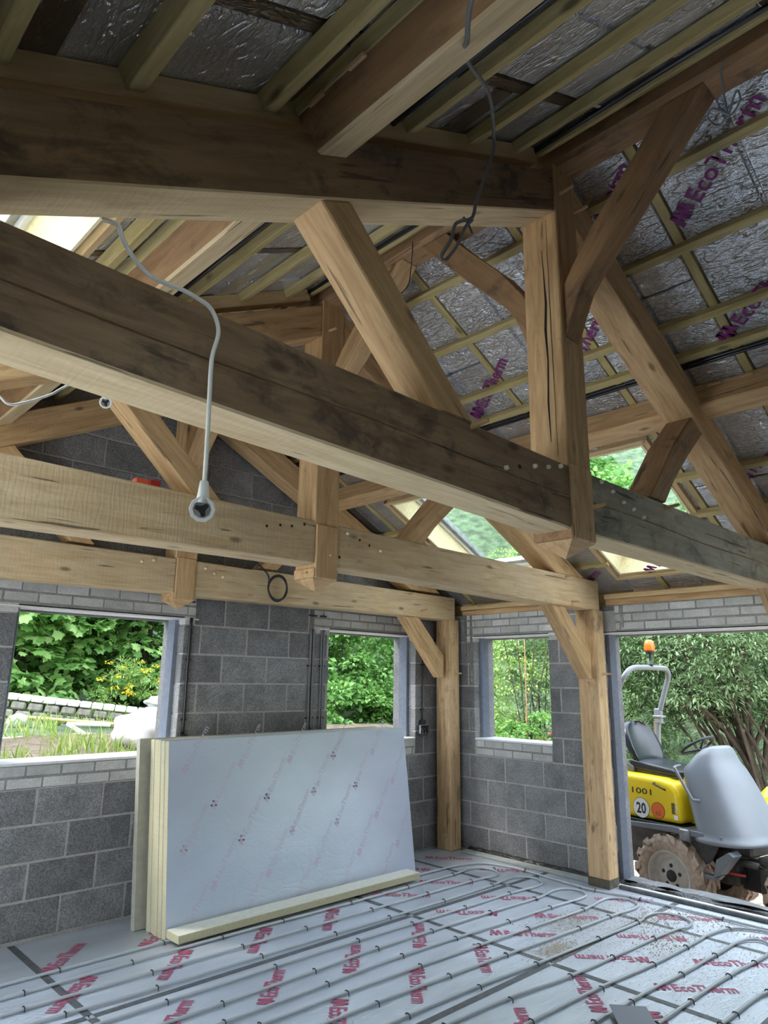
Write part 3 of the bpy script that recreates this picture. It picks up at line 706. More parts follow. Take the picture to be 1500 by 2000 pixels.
def loop(a, b, xt, bulge=.035):
    (ya, yb) = (a[1], b[1]); c = (ya + yb) / 2; r = abs(yb - ya) / 2 + bulge; s = -1 if yb < ya else 1
    e = abs(ya - yb)
    return [(xt - .20, c - s * r * .92), (xt - .07, c - s * r * .78), (xt, c), (xt - .07, c + s * r * .80), (xt - .20, c + s * r * .96)]
def uleft(a, b): c = (a[1] + b[1]) / 2; return [(-6.25, a[1]), (-6.33, c), (-6.25, b[1])]
path = [(-.28, -6.2), (-.285, -4.5), (-.289, -3.12), (-.285, -2.83), (-.297, -2.22), (-.345, -1.87), (-.352, -1.774), (-.32, -1.44), (-.28, -1.154), (-.29, -.95), (-.36, -.75), (-.60, -.65), (-.85, -.635)] + runs['a'][::-1]
path += uleft(runs['a'][0], runs['b'][0]) + runs['b'] + loop(runs['b'][-1], runs['c'][-1], -.47) + runs['c'][::-1]
for p_, q_, xt in (('d', 'e', -.42), ('f', 'g', -.44), ('h', 'i', -.37), ('j', 'k', -.46)):
    path += uleft(path[-1], runs[p_][0]) + runs[p_] + loop(runs[p_][-1], runs[q_][-1], xt) + runs[q_][::-1]
path += uleft(path[-1], runs['l'][0]) + runs['l'] + [(-.70, -2.885), (-.47, -2.93), (-.36, -3.05), (-.33, -3.2), (-.38, -3.36), (-.55, -3.46)] + runs['o'][::-1]
path += uleft(path[-1], runs['n'][0]) + runs['n'] + [(-.75, -3.27), (-.60, -3.24), (-.54, -3.16), (-.60, -3.09), (-.75, -3.065)] + runs['m'][::-1]
tube('pipe', [(x + 2.0, y + 2.0, Z) for x, y in path], .0088, PIPE, hp, seg=8, k=5)
clip = tube_me('pipe_clip', [(0, -.017, -.010), (0, -.013, .008), (0, 0, .0125), (0, .013, .008), (0, .017, -.010)], .0032, seg=5, k=3); clip.materials.append(BLACK)
def yat(r, x):
    P = runs[r]
    for (x0, y0), (x1, y1) in zip(P, P[1:]):
        if x0 <= x <= x1: return y0 + (y1 - y0) * (x - x0) / (x1 - x0)
CL = {'a': [-4.06, -3.43, -1.15], 'b': [-5.5, -4.9, -4.3, -3.71, -3.11, -2.64, -2.03, -1.42, -.86], 'c': [-5.6, -4.97, -4.36, -3.69, -3.10, -2.61, -2.02, -1.43, -.90], 'd': [-5.4, -4.85, -4.23, -3.76, -3.1, -2.53, -2.04, -1.47, -.86],
      'e': [-4.4, -3.8, -3.13, -2.50, -2.015, -1.47, -.94], 'f': [-4.2, -3.6, -3.0, -2.50, -2.02, -1.42, -.9], 'g': [-4.3, -3.7, -3.055, -2.47, -2.005, -1.48, -1.0], 'h': [-3.59, -3.05, -2.5, -1.99, -1.5, -.86], 'i': [-3.6, -3.015, -2.48, -1.99, -1.233, -.86],
      'j': [-3.5, -2.995, -2.47, -1.97, -1.31, -.82], 'k': [-2.94, -2.47, -1.97, -1.53, -1.04], 'l': [-2.59, -1.99, -1.45, -1.03], 'm': [-2.37, -2.02, -1.47, -1.03], 'n': [-2.16, -1.78, -1.29, -.97], 'o': [-1.93, -1.76, -1.35]}
for r, xs in CL.items():
    for x in xs: add('pipe_clip', clip, None, hp, loc=(x + 2, yat(r, x) + 2, Z - .001))
for x, y, a in ((-.28, -1.154, 90), (-.349, -1.87, 90), (-.297, -2.22, 90), (-.287, -2.83, 90), (-.44, -.93, 90), (-.39, -1.35, 90), (-.42, -1.77, 90), (-.35, -2.16, 90), (-.44, -2.58, 90), (-.47, -2.93, 30)):
    add('pipe_clip', clip, None, hp, M=Matrix.Translation((x + 2, y + 2, Z - .001)) @ Matrix.Rotation(math.radians(a), 4, 'Z'))
# ------------------------------------------------------------------ stack of insulation boards
SP = logo_me(.085, 'print', PRINTF)
tilt = math.radians(7.4); yaw = math.radians(2.3)
BEIGE = simple('beige_facing', (.36, .35, .29), .6, 0, .1, 40, .1)
def leanboard(i, n, label, x0=-3.40, L=2.40, yb=0.0, tk=.048):
    t = bpy.data.objects.new('insulation_board', None); COL.objects.link(t); tag(t, label, 'board', 'foil-faced insulation boards leaning on the wall')
    t.location = (x0, -.60 + .0515 * (n - 1 - i) + yb, .003); t.rotation_euler = (-tilt, 0, yaw)
    boxo('foam_core', (0, .0005, 0), (L, tk - .0005, 1.2), PIR if i else BEIGE, t, .001)
    boxo('foil_facing', (.001, -.0004, .001), (L - .001, .0006, 1.199), STACKF if i else BEIGE, t)
    return t
labs = ['insulation board at the back of the stack, sticking out to the left', 'insulation board second from the wall in the leaning stack', 'insulation board third from the wall, only its yellowish edge visible',
        'insulation board fourth from the wall, thin pale edge showing at left', 'insulation board directly behind the front board of the stack', 'front insulation board of the leaning stack, whole silvery face visible']
for i in range(6):
    b = leanboard(i, 6, labs[i], x0=(-3.47 if i == 0 else -3.405 + .004 * ((i * 7) % 3)), yb=(.03 if i == 0 else 0))
    if i == 5:
        fb = b
    if i == 0: bk = b
for j in range(5):
    for k_ in range(5):
        x = .22 + .46 * k_ + (.23 if j % 2 else 0); z = .14 + .255 * j
        if x < 2.3:
            add('print', SP, None, fb, M=Matrix.Translation((x, -.0012, z)) @ Matrix.Rotation(math.radians(90), 4, 'X') @ Matrix.Rotation(math.radians(58), 4, 'Z') @ Matrix.Scale(.78, 4))
lb = empty('insulation_offcut', (-3.40, -.615, 0), 'long narrow yellow insulation strip lying against the foot of the stack', 'board', rz=math.radians(.6))
boxo('foam_core', (0, -.155, .001), (2.20, .0, .047), PIR, lb, .002); boxo('facing', (.001, -.154, .0468), (2.199, -.001, .0485), CREAM, lb)
lb.location.y = -.612; lb.location.z = .0205
oc = empty('plastic_offcut', (-2.20, -3.10, .0), 'grey plastic box offcut on the floor at the bottom edge', 'offcut', rz=math.radians(40))
boxo('side', (-.16, -.085, .013), (.03, -.078, .05), simple('brown_card', (.34, .24, .16), .8), oc); boxo('top', (-.20, -.09, .05), (.035, .09, .056), simple('slate_grey', (.20, .23, .28), .4), oc, .002)
boxo('base', (-.20, -.088, .0), (.03, .088, .013), JOINT, oc)
# ------------------------------------------------------------------ cables
def cable(name, P, r, m, label, group=None, cat='cable', **k):
    P = [Vector(p) for p in P]; b = P[0].copy()
    o = tube(name, [p - b for p in P], r, m, None, **k); o.location = b
    return tag(o, label, cat, group)
cable('grey_cable', [(-4.88, -4.36, 3.05), (-4.84, -4.30, 3.085), (-4.79, -4.25, 3.11), (-4.72, -4.19, 3.15), (-4.62, -4.10, 3.27), (-4.50, -4.02, 3.375), (-4.30, -3.94, 3.47), (-4.10, -3.81, 3.58), (-4.03, -3.76, 3.60), (-4.005, -3.74, 3.56), (-4.054, -3.735, 3.424), (-4.103, -3.73, 3.288), (-4.117, -3.72, 3.218),
       (-4.18, -3.72, 3.17), (-4.213, -3.72, 3.136), (-4.236, -3.72, 3.065), (-4.284, -3.72, 2.984), (-4.268, -3.72, 2.974), (-4.242, -3.72, 3.004), (-4.196, -3.72, 3.075), (-4.158, -3.72, 3.155), (-4.120, -3.722, 3.205)], .0065, GREYC, 'grey twin cable dangling in a long loop before the near truss', seg=7)
cable('grey_cable', [(-4.160, -3.715, 3.20), (-4.140, -3.72, 3.18), (-4.119, -3.72, 3.150)], .0045, GREYC, 'short split grey cable tail at the bend of the dangling loop')
wc = [(-5.327, -3.62, 2.625), (-5.319, -3.655, 2.603), (-5.306, -3.66, 2.597), (-5.294, -3.66, 2.569), (-5.264, -3.66, 2.535), (-5.235, -3.66, 2.516), (-5.209, -3.66, 2.508), (-5.177, -3.66, 2.508), (-5.138, -3.66, 2.509), (-5.097, -3.66, 2.503), (-5.066, -3.66, 2.492), (-5.046, -3.66, 2.462), (-5.041, -3.66, 2.43), (-5.051, -3.66, 2.379), (-5.053, -3.66, 2.338), (-5.05, -3.66, 2.234), (-5.047, -3.66, 2.108), (-5.047, -3.66, 2.04)]
def pendant(P, sc, label, tiltv, cordlabel=None):
    b = Vector(P[-1]); t = empty('pendant_cable', b, label, 'light fitting', 'white cables ending in connectors')
    tube('cord', [Vector(p) - b for p in P], .0055 * max(.8, sc), WHITE, t, seg=7)
    ax = Vector(tiltv).normalized(); dn = Vector((0, 0, -1))
    up = -ax  # socket mouth faces along ax towards the viewer
    M = Matrix.Translation(Vector((0, 0, -.012 * sc)))
    nk = add('connector_neck', lathe_me('connector_neck', [(.010 * sc, .03 * sc), (.013 * sc, .0), (.017 * sc, -.022 * sc)], 12), WHITE, t, M=M @ Matrix.Rotation(math.radians(-90), 4, 'Y'))
    q = ax.to_track_quat('X', 'Z').to_matrix().to_4x4(); c = Matrix.Translation(Vector((0, 0, -.048 * sc)))
    add('socket_shell', lathe_me('socket_shell', [(.0, -.03 * sc), (.024 * sc, -.028 * sc), (.030 * sc, -.004 * sc), (.029 * sc, .008 * sc), (.021 * sc, .008 * sc), (.019 * sc, -.010 * sc), (.0, -.010 * sc)], 10, False), WHITE, t, M=c @ q)
    star = []
    for j in range(12):
        a = 2 * math.pi * j / 12; r = (.017 if j % 4 in (0, 1) else .009) * sc; star.append((.0085 * sc, r * math.cos(a + .5), r * math.sin(a + .5)))
    add('socket_recess', mesh('socket_recess', star, [tuple(range(12))]), BLACK, t, M=c @ q)
    return t
pendant(wc, 1.0, 'white cable hanging over the near tie beam with round socket end', (-.75, -1.35, -.40))
pendant([(-5.30, -2.6, 2.60), (-5.269, -2.6, 2.534), (-5.244, -2.6, 2.523), (-5.21, -2.6, 2.506), (-5.149, -2.6, 2.537), (-5.087, -2.6, 2.581), (-5.059, -2.6, 2.609), (-5.00, -2.6, 2.66), (-4.93, -2.6, 2.69), (-4.900, -2.6, 2.67), (-4.896, -2.6, 2.645)], .78, 'smaller white socket peeping from behind the near tie beam', (-.9, -2.4, -1.0))
cable('wire_coil', [(-2.724, -.24, 2.565), (-2.657, -.262, 2.545), (-2.55, -.262, 2.472)] + [(-2.44 + .095 * math.cos(a + .12 * math.sin(a * .7)), -.262 - .003 * (a / 6), 2.36 + (.105 + .008 * math.sin(a * .33)) * math.sin(a)) for a in np.arange(2.6, 2.6 + 17.5, .55)], .0075, BLACK, 'coiled grey wire hung on a peg of the farthest tie beam', k=2)
cable('wire_coil', [(-3.38, -4.37, 3.955), (-3.34, -4.35, 3.94), (-3.2, -4.32, 3.87), (-3.22, -4.37, 3.88), (-3.26, -4.38, 3.9), (-3.25, -4.36, 3.89), (-3.2, -4.32, 3.87), (-3.18, -4.27, 3.86), (-3.23, -4.25, 3.88), (-3.25, -4.28, 3.89), (-3.2, -4.32, 3.868)], .004, GREYC, 'tangled grey wire hanging under the ridge beam, upper right')
cable('thin_wire', [(-3.36, -2.70, 4.0), (-3.32, -2.66, 3.96), (-3.27, -2.60, 3.91), (-3.26, -2.57, 3.83), (-3.30, -2.52, 3.76), (-3.26, -2.46, 3.80)], .003, BLACK, 'thin dark wire hanging from the ridge beam between two trusses')
def wallcable(x, z0, n, label, r=.009, w=.024):
    t = empty('wall_cable', (x, -.012, z0), label, 'cable', 'cables clipped down the masonry')
    for i in range(n):
        tube('cable', [(w * (i - (n - 1) / 2) + random.uniform(-.002, .002), 0, h) for h in np.arange(0, 2.26 - z0, .22)], r, DUCT if n == 1 else GREYC, t, k=3)
    for h in np.arange(.1, 2.2 - z0, .45): boxo('cable_clip', (-w * n / 2 - .008, -.006, h), (w * n / 2 + .008, .012, h + .014), BLACK, t)
    boxo('cable_foot', (-w * n / 2 - .02, -.02, -.05), (w * n / 2 + .02, .012, .0), BLACK, t, .004)
    return t
wallcable(-3.071, 1.20, 1, 'single dark conduit on the blockwork beside the large window', .013)
wallcable(-1.852, 1.18, 2, 'pair of grey cables left of the narrow back window', .010, .034)
wallcable(-1.728, 1.18, 2, 'second cable pair, touching the narrow window opening', .008, .026)
wallcable(-.384, 1.23, 1, 'thin conduit dropping to the metal socket box by the corner', .006)
sb = empty('socket_box', (-.367, -.004, 1.14), 'galvanised back box with loose wires on the wall near the corner', 'socket box')
for lo, hi in (((-.07, -.035, -.043), (-.064, 0, .043)), ((.064, -.035, -.043), (.07, 0, .043)), ((-.07, -.035, .038), (.07, 0, .043)), ((-.07, -.035, -.043), (.07, 0, -.038)), ((-.07, -.003, -.043), (.07, .0, .043))): boxo('box_side', lo, hi, GALV, sb)
boxo('box_back', (-.064, -.006, -.040), (.064, -.003, .040), BLACK, sb)
for i in range(5): tube('loose_wire', [(-.05 + .022 * i, -.004, .02), (-.045 + .02 * i, -.04, .0), (-.05 + .024 * i, -.045, -.03), (-.04 + .02 * i, -.03, -.05 - .01 * (i % 2))], .003, BLACK if i % 2 else GALV, sb, seg=5, k=3)
def strap(f_, y, z0, z1, label):
    t = empty('metal_strap', (-.004, y, z0), label, 'strap', 'steel straps fixed down the masonry')
    boxo('strip', (-.002, -.014, 0), (.003, .014, z1 - z0), GALV, t, .001)
    for h in np.arange(.04, z1 - z0, .09): add('strap_hole', lathe_me('strap_hole', [(.004, 0), (.004, .0015)], 8), BLACK, t, loc=(-.0032, 0, float(h)))
strap(None, -.285, 1.78, 2.30, 'short perforated steel strap on the wall beside the corner post')
strap(None, -.362, 1.62, 2.30, 'long perforated steel strap between corner post and small window')
strap(None, -2.07, 2.10, 2.30, 'perforated steel strap above the doorway by the post')
og = empty('orange_offcut', (-4.345, -1.80, 2.538), 'small orange plastic offcut lying on the middle tie beam', 'offcut')
boxo('body', (-.07, -.02, 0), (.0, .03, .045), simple('orange_plastic', (.75, .12, .05), .5), og, .004); boxo('cap', (.002, -.022, .002), (.06, .028, .05), simple('red_plastic', (.42, .02, .02), .5), og, .004)
# ------------------------------------------------------------------ dumper outside the doorway
YEL = simple('yellow_paint', (.93, .66, .012), .35, 0, .0, 8, .02)
GREYP = simple('grey_paint', (.17, .185, .205), .36, 0, .02, 10, .05)
SKIPG = simple('skip_grey', (.185, .205, .235), .42, 0, .03, 8, .06)
SEAT = simple('seat_vinyl', (.022, .026, .036), .28, 0, .05, 40, .1)
TYRE = simple('dusty_tyre', (.42, .33, .26), .95, 0, .6, 60, .30)
RIM = simple('rim_paint', (.50, .48, .44), .5, 0, .2, 50, .12)
STEELD = simple('dirty_steel', (.075, .072, .068), .6, .3, .3, 30, .4)
AMBER, an, al, ab_ = mat_new('amber_lens'); ab_.inputs['Base Color'].default_value = (.95, .16, .02, 1); ab_.inputs['Roughness'].default_value = .2
ZW = -.46; RD = math.atan2(-.985, -.174)
dm = empty('dumper', (.89, -2.12, ZW), 'small yellow site dumper with grey skip parked outside the doorway', 'dumper', rz=RD)
def dbox(name, lo, hi, m, bev=0.0, parent=None): return boxo(name, lo, hi, m, parent or dm, bev)
def wheel(cx_, y0, y1, cz=.36, R=.36, near=True):
    w = bpy.data.objects.new('wheel', None); COL.objects.link(w); w.parent = dm; w.location = (cx_, (y0 + y1) / 2, cz)
    h = abs(y1 - y0) / 2; s = -1 if near else 1
    q = Matrix.Rotation(math.radians(90 * s), 4, 'Z')
    prof = [(R * .60, -h * .8), (R * .66, -h), (R * .86, -h * .98), (R * .95, -h * .75), (R * .965, 0), (R * .95, h * .75), (R * .86, h * .98), (R * .66, h), (R * .60, h * .8)]
    add('tyre', lathe_me('tyre', prof, 40, caps=False), TYRE, w, M=q)
    v = []; f = []; nl = 15
    for i in range(nl):
        for side in (-1, 1):
            a0 = 2 * math.pi * (i + (.5 if side > 0 else 0)) / nl
            k = len(v)
            for (u, da, rr) in ((.02, 0.34, 1), (.98, -.06, 1), (1.07, -.14, .86)):
                for dd in (-.078, .078):
                    for dr in (0, .05):
                        a = a0 + da + dd * (1 if u < .9 else 1.25); r = R * rr * (.955 + dr * (1 if rr == 1 else .9)); v.append((side * h * u, r * math.cos(a), r * math.sin(a)))
            for j in (0, 4):
                f += [(k + j, k + j + 1, k + j + 5, k + j + 4), (k + j + 2, k + j + 6, k + j + 7, k + j + 3), (k + j + 1, k + j + 3, k + j + 7, k + j + 5)]
            f += [(k, k + 2, k + 3, k + 1), (k + 8, k + 9, k + 11, k + 10)]
    add('tread_lugs', mesh('tread_lugs', v, f), TYRE, w, M=q)
    # rim: outer face is +x of the rotated frame
    add('rim', lathe_me('rim', [(R * .63, h * .86), (R * .61, h * .95), (R * .57, h * .9), (R * .54, h * .55), (R * .42, h * .38), (R * .36, h * .52), (R * .14, h * .56), (.01, h * .56)], 36, caps=False), RIM, w, M=q)
    add('hub_hole', lathe_me('hub_hole', [(0, h * .62), (R * .14, h * .62), (R * .145, h * .5)], 20), BLACK, w, M=q)
    for i in range(5):
        a = math.radians(90 + 72 * i)
        add('bolt_hole', lathe_me('bolt_hole', [(0, h * .575), (R * .048, h * .57), (R * .05, h * .5)], 10), BLACK, w, M=q @ Matrix.Translation((0, R * .245 * math.cos(a), R * .245 * math.sin(a))))
    return w
wheel(-.25, 0, .24); wheel(-.25, .99, .75, near=False); wheel(.98, 0, .24); wheel(.98, .99, .75, near=False)
poly('deck', [(-1.25, .735), (-1.25, .775), (-.62, .775), (-.2, .80), (.30, .79), (.30, .745), (-.2, .745), (-.62, .735)], .02, .97, GREYP, dm, bev=.004)
bpy.context.view_layer.update()
dbox('chassis', (-1.2, .30, .34), (.25, .70, .73), STEELD, .02); dbox('front_chassis', (.42, .33, .30), (1.3, .67, .62), STEELD, .02)
dbox('articulation_joint', (.2, .42, .30), (.5, .58, .55), BLACK, .02)
dbox('axle', (-.29, .2, .32), (-.21, .8, .40), STEELD, .01); dbox('axle', (.94, .2, .32), (1.02, .8, .40), STEELD, .01)
dbox('cover_seal', (-1.18, .055, .772), (-.085, .935, .800), BLACK, .004)
def rounded_cover():
    P = [(-1.18, .795), (-.11, .815), (-.115, .98), (-.14, 1.10), (-.20, 1.165), (-.33, 1.195), (-1.0, 1.215), (-1.18, 1.15)]
    o = poly('engine_cover', P, .07, .92, YEL, dm, bev=0)
    bv = o.modifiers.new('b', 'BEVEL'); bv.width = .055; bv.segments = 5; bv.limit_method = 'ANGLE'; bv.angle_limit = .6
    for p in o.data.polygons: p.use_smooth = True
    o2 = poly('console_cover', [(-.20, .80), (-.03, .80), (-.06, .98), (-.12, 1.15), (-.22, 1.21)], .30, .74, YEL, dm, bev=0)
    b2 = o2.modifiers.new('b', 'BEVEL'); b2.width = .02; b2.segments = 3
rounded_cover()
# seat
def cushion(name, P, y0, y1, m, w=.03):
    o = poly(name, P, y0, y1, m, dm, bev=0); b = o.modifiers.new('b', 'BEVEL'); b.width = w; b.segments = 4
    for p in o.data.polygons: p.use_smooth = True
    return o
cushion('seat_cushion', [(-.80, 1.27), (-.76, 1.33), (-.62, 1.31), (-.30, 1.275), (-.235, 1.25), (-.245, 1.21), (-.74, 1.235)], .24, .72, SEAT, .025)
cushion('seat_pan', [(-.76, 1.24), (-.26, 1.205), (-.27, 1.185), (-.76, 1.205)], .27, .69, GREYP, .008)
def seat_back():
    v = []; f = []; n = 14; rows = [(0, .21, 0), (.10, .235, .018), (.2, .245, .03), (.3, .23, .03), (.38, .20, .02), (.43, .14, .01), (.455, .05, 0)]
    for side in (0, 1):
        for t, wd, bul in rows:
            for i in range(n + 1):
                u = i / n * 2 - 1; wing = .055 * abs(u) ** 2.2
                sx = -.70 - t * .42 + wing * (1 if side == 0 else .9) - (.065 if side else 0) + (bul if side == 0 else 0) * (1 - u * u)
                v.append((sx, .48 + u * wd, 1.27 + t * .93))
    R_ = n + 1; L = len(rows) * R_
    for s in (0, 1):
        for r in range(len(rows) - 1):
            for i in range(n): a = s * L + r * R_ + i; f.append((a, a + 1, a + R_ + 1, a + R_))
    for r in range(len(rows) - 1):
        for i in (0, n): a = r * R_ + i; f.append((a, a + R_, a + R_ + L, a + L))
    for i in range(n): f.append((i, i + 1, L + i + 1, L + i)); a = (len(rows) - 1) * R_ + i; f.append((a, a + 1, L + a + 1, L + a))
    add('seat_back', mesh('seat_back', v, f, True), SEAT, dm)
seat_back()
poly('seat_bracket', [(-.98, 1.21), (-.98, 1.44), (-.88, 1.42), (-.80, 1.30), (-.72, 1.26), (-.72, 1.21)], .225, .245, GREYP, dm); poly('seat_bracket', [(-.98, 1.21), (-.98, 1.44), (-.88, 1.42), (-.80, 1.30), (-.72, 1.26), (-.72, 1.21)], .715, .735, GREYP, dm)
for z, w in ((1.195, .0), (1.172, .02), (1.150, .0)): cushion('seat_bellows', [(-.78, z - .012), (-.78, z + .008), (-.27 + w, z - .010), (-.27 + w, z - .030)], .28 - w, .68 + w, BLACK, .008)
# roll hoop, beacon
hoop = [(-.93, .08, 1.15), (-.88, .08, 1.45), (-.82, .08, 1.79), (-.72, .09, 2.05), (-.665, .11, 2.16), (-.64, .20, 2.235), (-.63, .35, 2.25), (-.63, .65, 2.25), (-.64, .79, 2.24), (-.665, .86, 2.17), (-.72, .88, 2.05), (-.82, .88, 1.79)]
tube('roll_hoop', hoop, .028, GREYP, dm, seg=12); tube('roll_hoop_leg', [(-.82, .88, 1.80), (-.86, .88, 1.60), (-.88, .88, 1.2), (-.88, .88, .78)], .032, GREYP, dm, seg=10)
dbox('hinge_plate', (-.875, .845, 1.66), (-.80, .915, 1.82), GREYP, .01); dbox('hinge_pin', (-.885, .835, 1.725), (-.78, .93, 1.745), GALV, .004); dbox('hinge_block', (-.90, .86, 1.55), (-.87, .90, 1.68), simple('hinge_rust', (.2, .13, .09), .8), .004)
bc = bpy.data.objects.new('beacon', None); COL.objects.link(bc); bc.parent = dm; bc.location = (-.62, .50, 2.27)
M90 = Matrix.Rotation(math.radians(-90), 4, 'Y')
add('stalk', lathe_me('stalk', [(.028, 0), (.028, .02), (.014, .03), (.014, .12), (.045, .135), (.048, .155)], 16), BLACK, bc, M=M90)
add('lens', lathe_me('lens', [(.052, .155), (.056, .17), (.054, .22), (.045, .255), (.025, .272), (0, .276)], 24), AMBER, bc, M=M90)
# steering wheel
sw = bpy.data.objects.new('steering_wheel', None); COL.objects.link(sw); sw.parent = dm; sw.location = (-.135, .47, 1.50)
sw.rotation_euler = (0, math.radians(-32), 0)
tube('wheel_rim', [(.165 * math.cos(a), .165 * math.sin(a), 0) for a in np.arange(0, 2 * math.pi, .4)], .014, BLACK, sw, closed=True, k=3)
for a in (1.57, 3.66, 5.76): tube('spoke', [(0, 0, -.04), (.08 * math.cos(a), .08 * math.sin(a), -.02), (.16 * math.cos(a), .16 * math.sin(a), 0)], .010, BLACK, sw, k=3)
tube('column', [(0, 0, -.03), (.03, 0, -.14), (.08, 0, -.32)], .022, BLACK, sw, k=2)
# skip
def skip():
    rings = [(.715, .215, .305, .49), (.745, .215, .305, .49), (.76, .21, .285, .46), (.80, .205, .275, .455), (1.0, .13, .255, .42), (1.2, .055, .235, .38), (1.30, .025, .215, .345), (1.36, .03, .165, .30), (1.43, .045, .12, .26), (1.49, .075, .075, .20), (1.515, .10, .035, .13)]
    v = []; f = []; n = 40
    for z, c_, a, b in rings:
        for j in range(n):
            t = 2 * math.pi * j / n; ct, st = math.cos(t), math.sin(t)
            dent = 1 - .10 * math.exp(-((t - 4.9) / .35) ** 2) * math.exp(-((z - 1.2) / .22) ** 2)
            v.append((c_ + a * math.copysign(abs(ct) ** .8, ct), .47 + b * math.copysign(abs(st) ** .8, st) * dent, z))
    for i in range(len(rings) - 1):
        for j in range(n): f.append((i * n + j, i * n + (j + 1) % n, (i + 1) * n + (j + 1) % n, (i + 1) * n + j))
    f += [tuple(range(n))[::-1], tuple(range((len(rings) - 1) * n, len(rings) * n))]
    add('skip', mesh('skip', v, f, True), SKIPG, dm)
skip()
tube('grab_handle', [(-.14, .16, 1.33), (-.13, .055, 1.32), (-.10, .04, 1.28), (.03, .02, 1.09), (.05, .03, 1.06), (.09, .07, 1.055)], .014, GREYP, dm, seg=8)
dbox('skip_hinge', (-.10, -.01, .70), (.0, .10, .80), GALV, .01); dbox('skip_pivot', (.05, .3, .60), (.4, .65, .72), STEELD, .02)
poly('step_bracket', [(-.10, .64), (-.06, .66), (-.02, .52), (.03, .46), (.20, .45), (.26, .47), (.21, .42), (-.02, .42), (-.10, .50)], .02, .10, GREYP, dm, bev=.004)
poly('foot_plate', [(.20, .45), (.25, .47), (.40, .65), (.36, .68), (.24, .60)], .0, .14, GREYP, dm, bev=.004)
poly('mud_guard_plate', [(-.06, .70), (.22, .70), (.14, .56), (.05, .50), (-.03, .56)], .10, .12, STEELD, dm)
tube('hydraulic_rod', [(.42, .30, .55), (.75, .30, .54)], .016, simple('chrome', (.7, .7, .7), .15, 1), dm, k=0); tube('hydraulic_barrel', [(.2, .30, .555), (.45, .30, .55)], .03, STEELD, dm, k=0)
tube('red_hose', [(-.05, .25, .50), (.12, .2, .47), (.35, .25, .46)], .011, simple('red_hose_rubber', (.4, .03, .03), .4), dm)
tube('brake_hose', [(.06, .2, .5), (.05, .15, .35), (-.04, .18, .22), (-.1, .22, .18)], .009, BLACK, dm)
# lettering and decals on the near side
def on_side(me, x, z, rot=0, y=.066): add(me.name, me, None, dm, M=Matrix.Translation((x, y, z)) @ Matrix.Rotation(math.radians(90), 4, 'X') @ Matrix.Rotation(math.radians(rot), 4, 'Z'))
BLK = simple('decal_black', (.02, .02, .02), .5); WHT = simple('decal_white', (.85, .85, .84), .4); ORG = simple('decal_orange', (.82, .16, .03), .45)
def disc(r, m, name): me = lathe_me(name, [(r, 0), (r, .0012)], 36, False); me.materials.append(m); return me
def put_disc(r, m, x, z, y, name): add(name, disc(r, m, name), None, dm, M=Matrix.Translation((x, y, z)) @ Matrix.Rotation(math.radians(-90), 4, 'Z'))
put_disc(.094, BLK, -.54, .905, .0695, 'speed_decal_rim'); put_disc(.090, WHT, -.54, .905, .068, 'speed_decal')
put_disc(.074, BLK, -.355, .905, .0695, 'sound_decal_rim'); put_disc(.070, ORG, -.355, .905, .068, 'sound_decal')
t_ = text_me('1001', .105, 'lettering', 'CENTER', .001); t_.materials.append(BLK)
o_ = add('lettering', t_, None, dm, M=Matrix.Translation((-.525, .0685, 1.035)) @ Matrix.Rotation(math.radians(90), 4, 'X') @ Matrix.Diagonal((1.30, .72, 1, 1)))
t_ = text_me('20', .135, 'lettering', 'CENTER', .004); t_.materials.append(BLK); add('lettering', t_, None, dm, M=Matrix.Translation((-.54, .0665, .858)) @ Matrix.Rotation(math.radians(90), 4, 'X') @ Matrix.Diagonal((.80, 1, 1, 1)))
t_ = text_me('65', .062, 'lettering', 'CENTER', -.001); t_.materials.append(BLK); add('lettering', t_, None, dm, M=Matrix.Translation((-.350, .0665, .862)) @ Matrix.Rotation(math.radians(90), 4, 'X'))
tube('cover_handle', [(-.37, .068, 1.155), (-.37, .045, 1.15), (-.36, .040, 1.145), (-.27, .038, 1.115), (-.26, .045, 1.11), (-.26, .070, 1.10)], .008, BLACK, dm, seg=6, k=3)
for x_, w_, c_ in ((-.185, .02, BLK), (-.165, .012, WHT)):
    for z_ in np.arange(.90, .985, .014): dbox('label_bar', (x_ - w_, .066, z_), (x_ + w_, .0685, z_ + .009), c_)
dbox('white_label', (-.185, .066, .85), (-.145, .0685, .89), WHT)
dbox('latch', (-.135, .30 - .012, .84), (-.115, .30, .96), STEELD, .003)
# a second yellow machine's rounded housing, cut by the frame's right edge
ym = empty('yellow_machine', (3.2, -2.29, ZW), 'yellow rounded machine housing cut by the right edge, beyond the skip', 'machine', rz=RD)
hb = boxo('housing', (-.25, -.3, .62), (.45, .3, .98), YEL, ym, .0); hb.data = box_me(.7, .6, .36, .10, 'yellow_housing'); hb.data.materials.append(YEL)
boxo('base', (-.2, -.25, 0), (.4, .25, .64), STEELD, ym, .03)
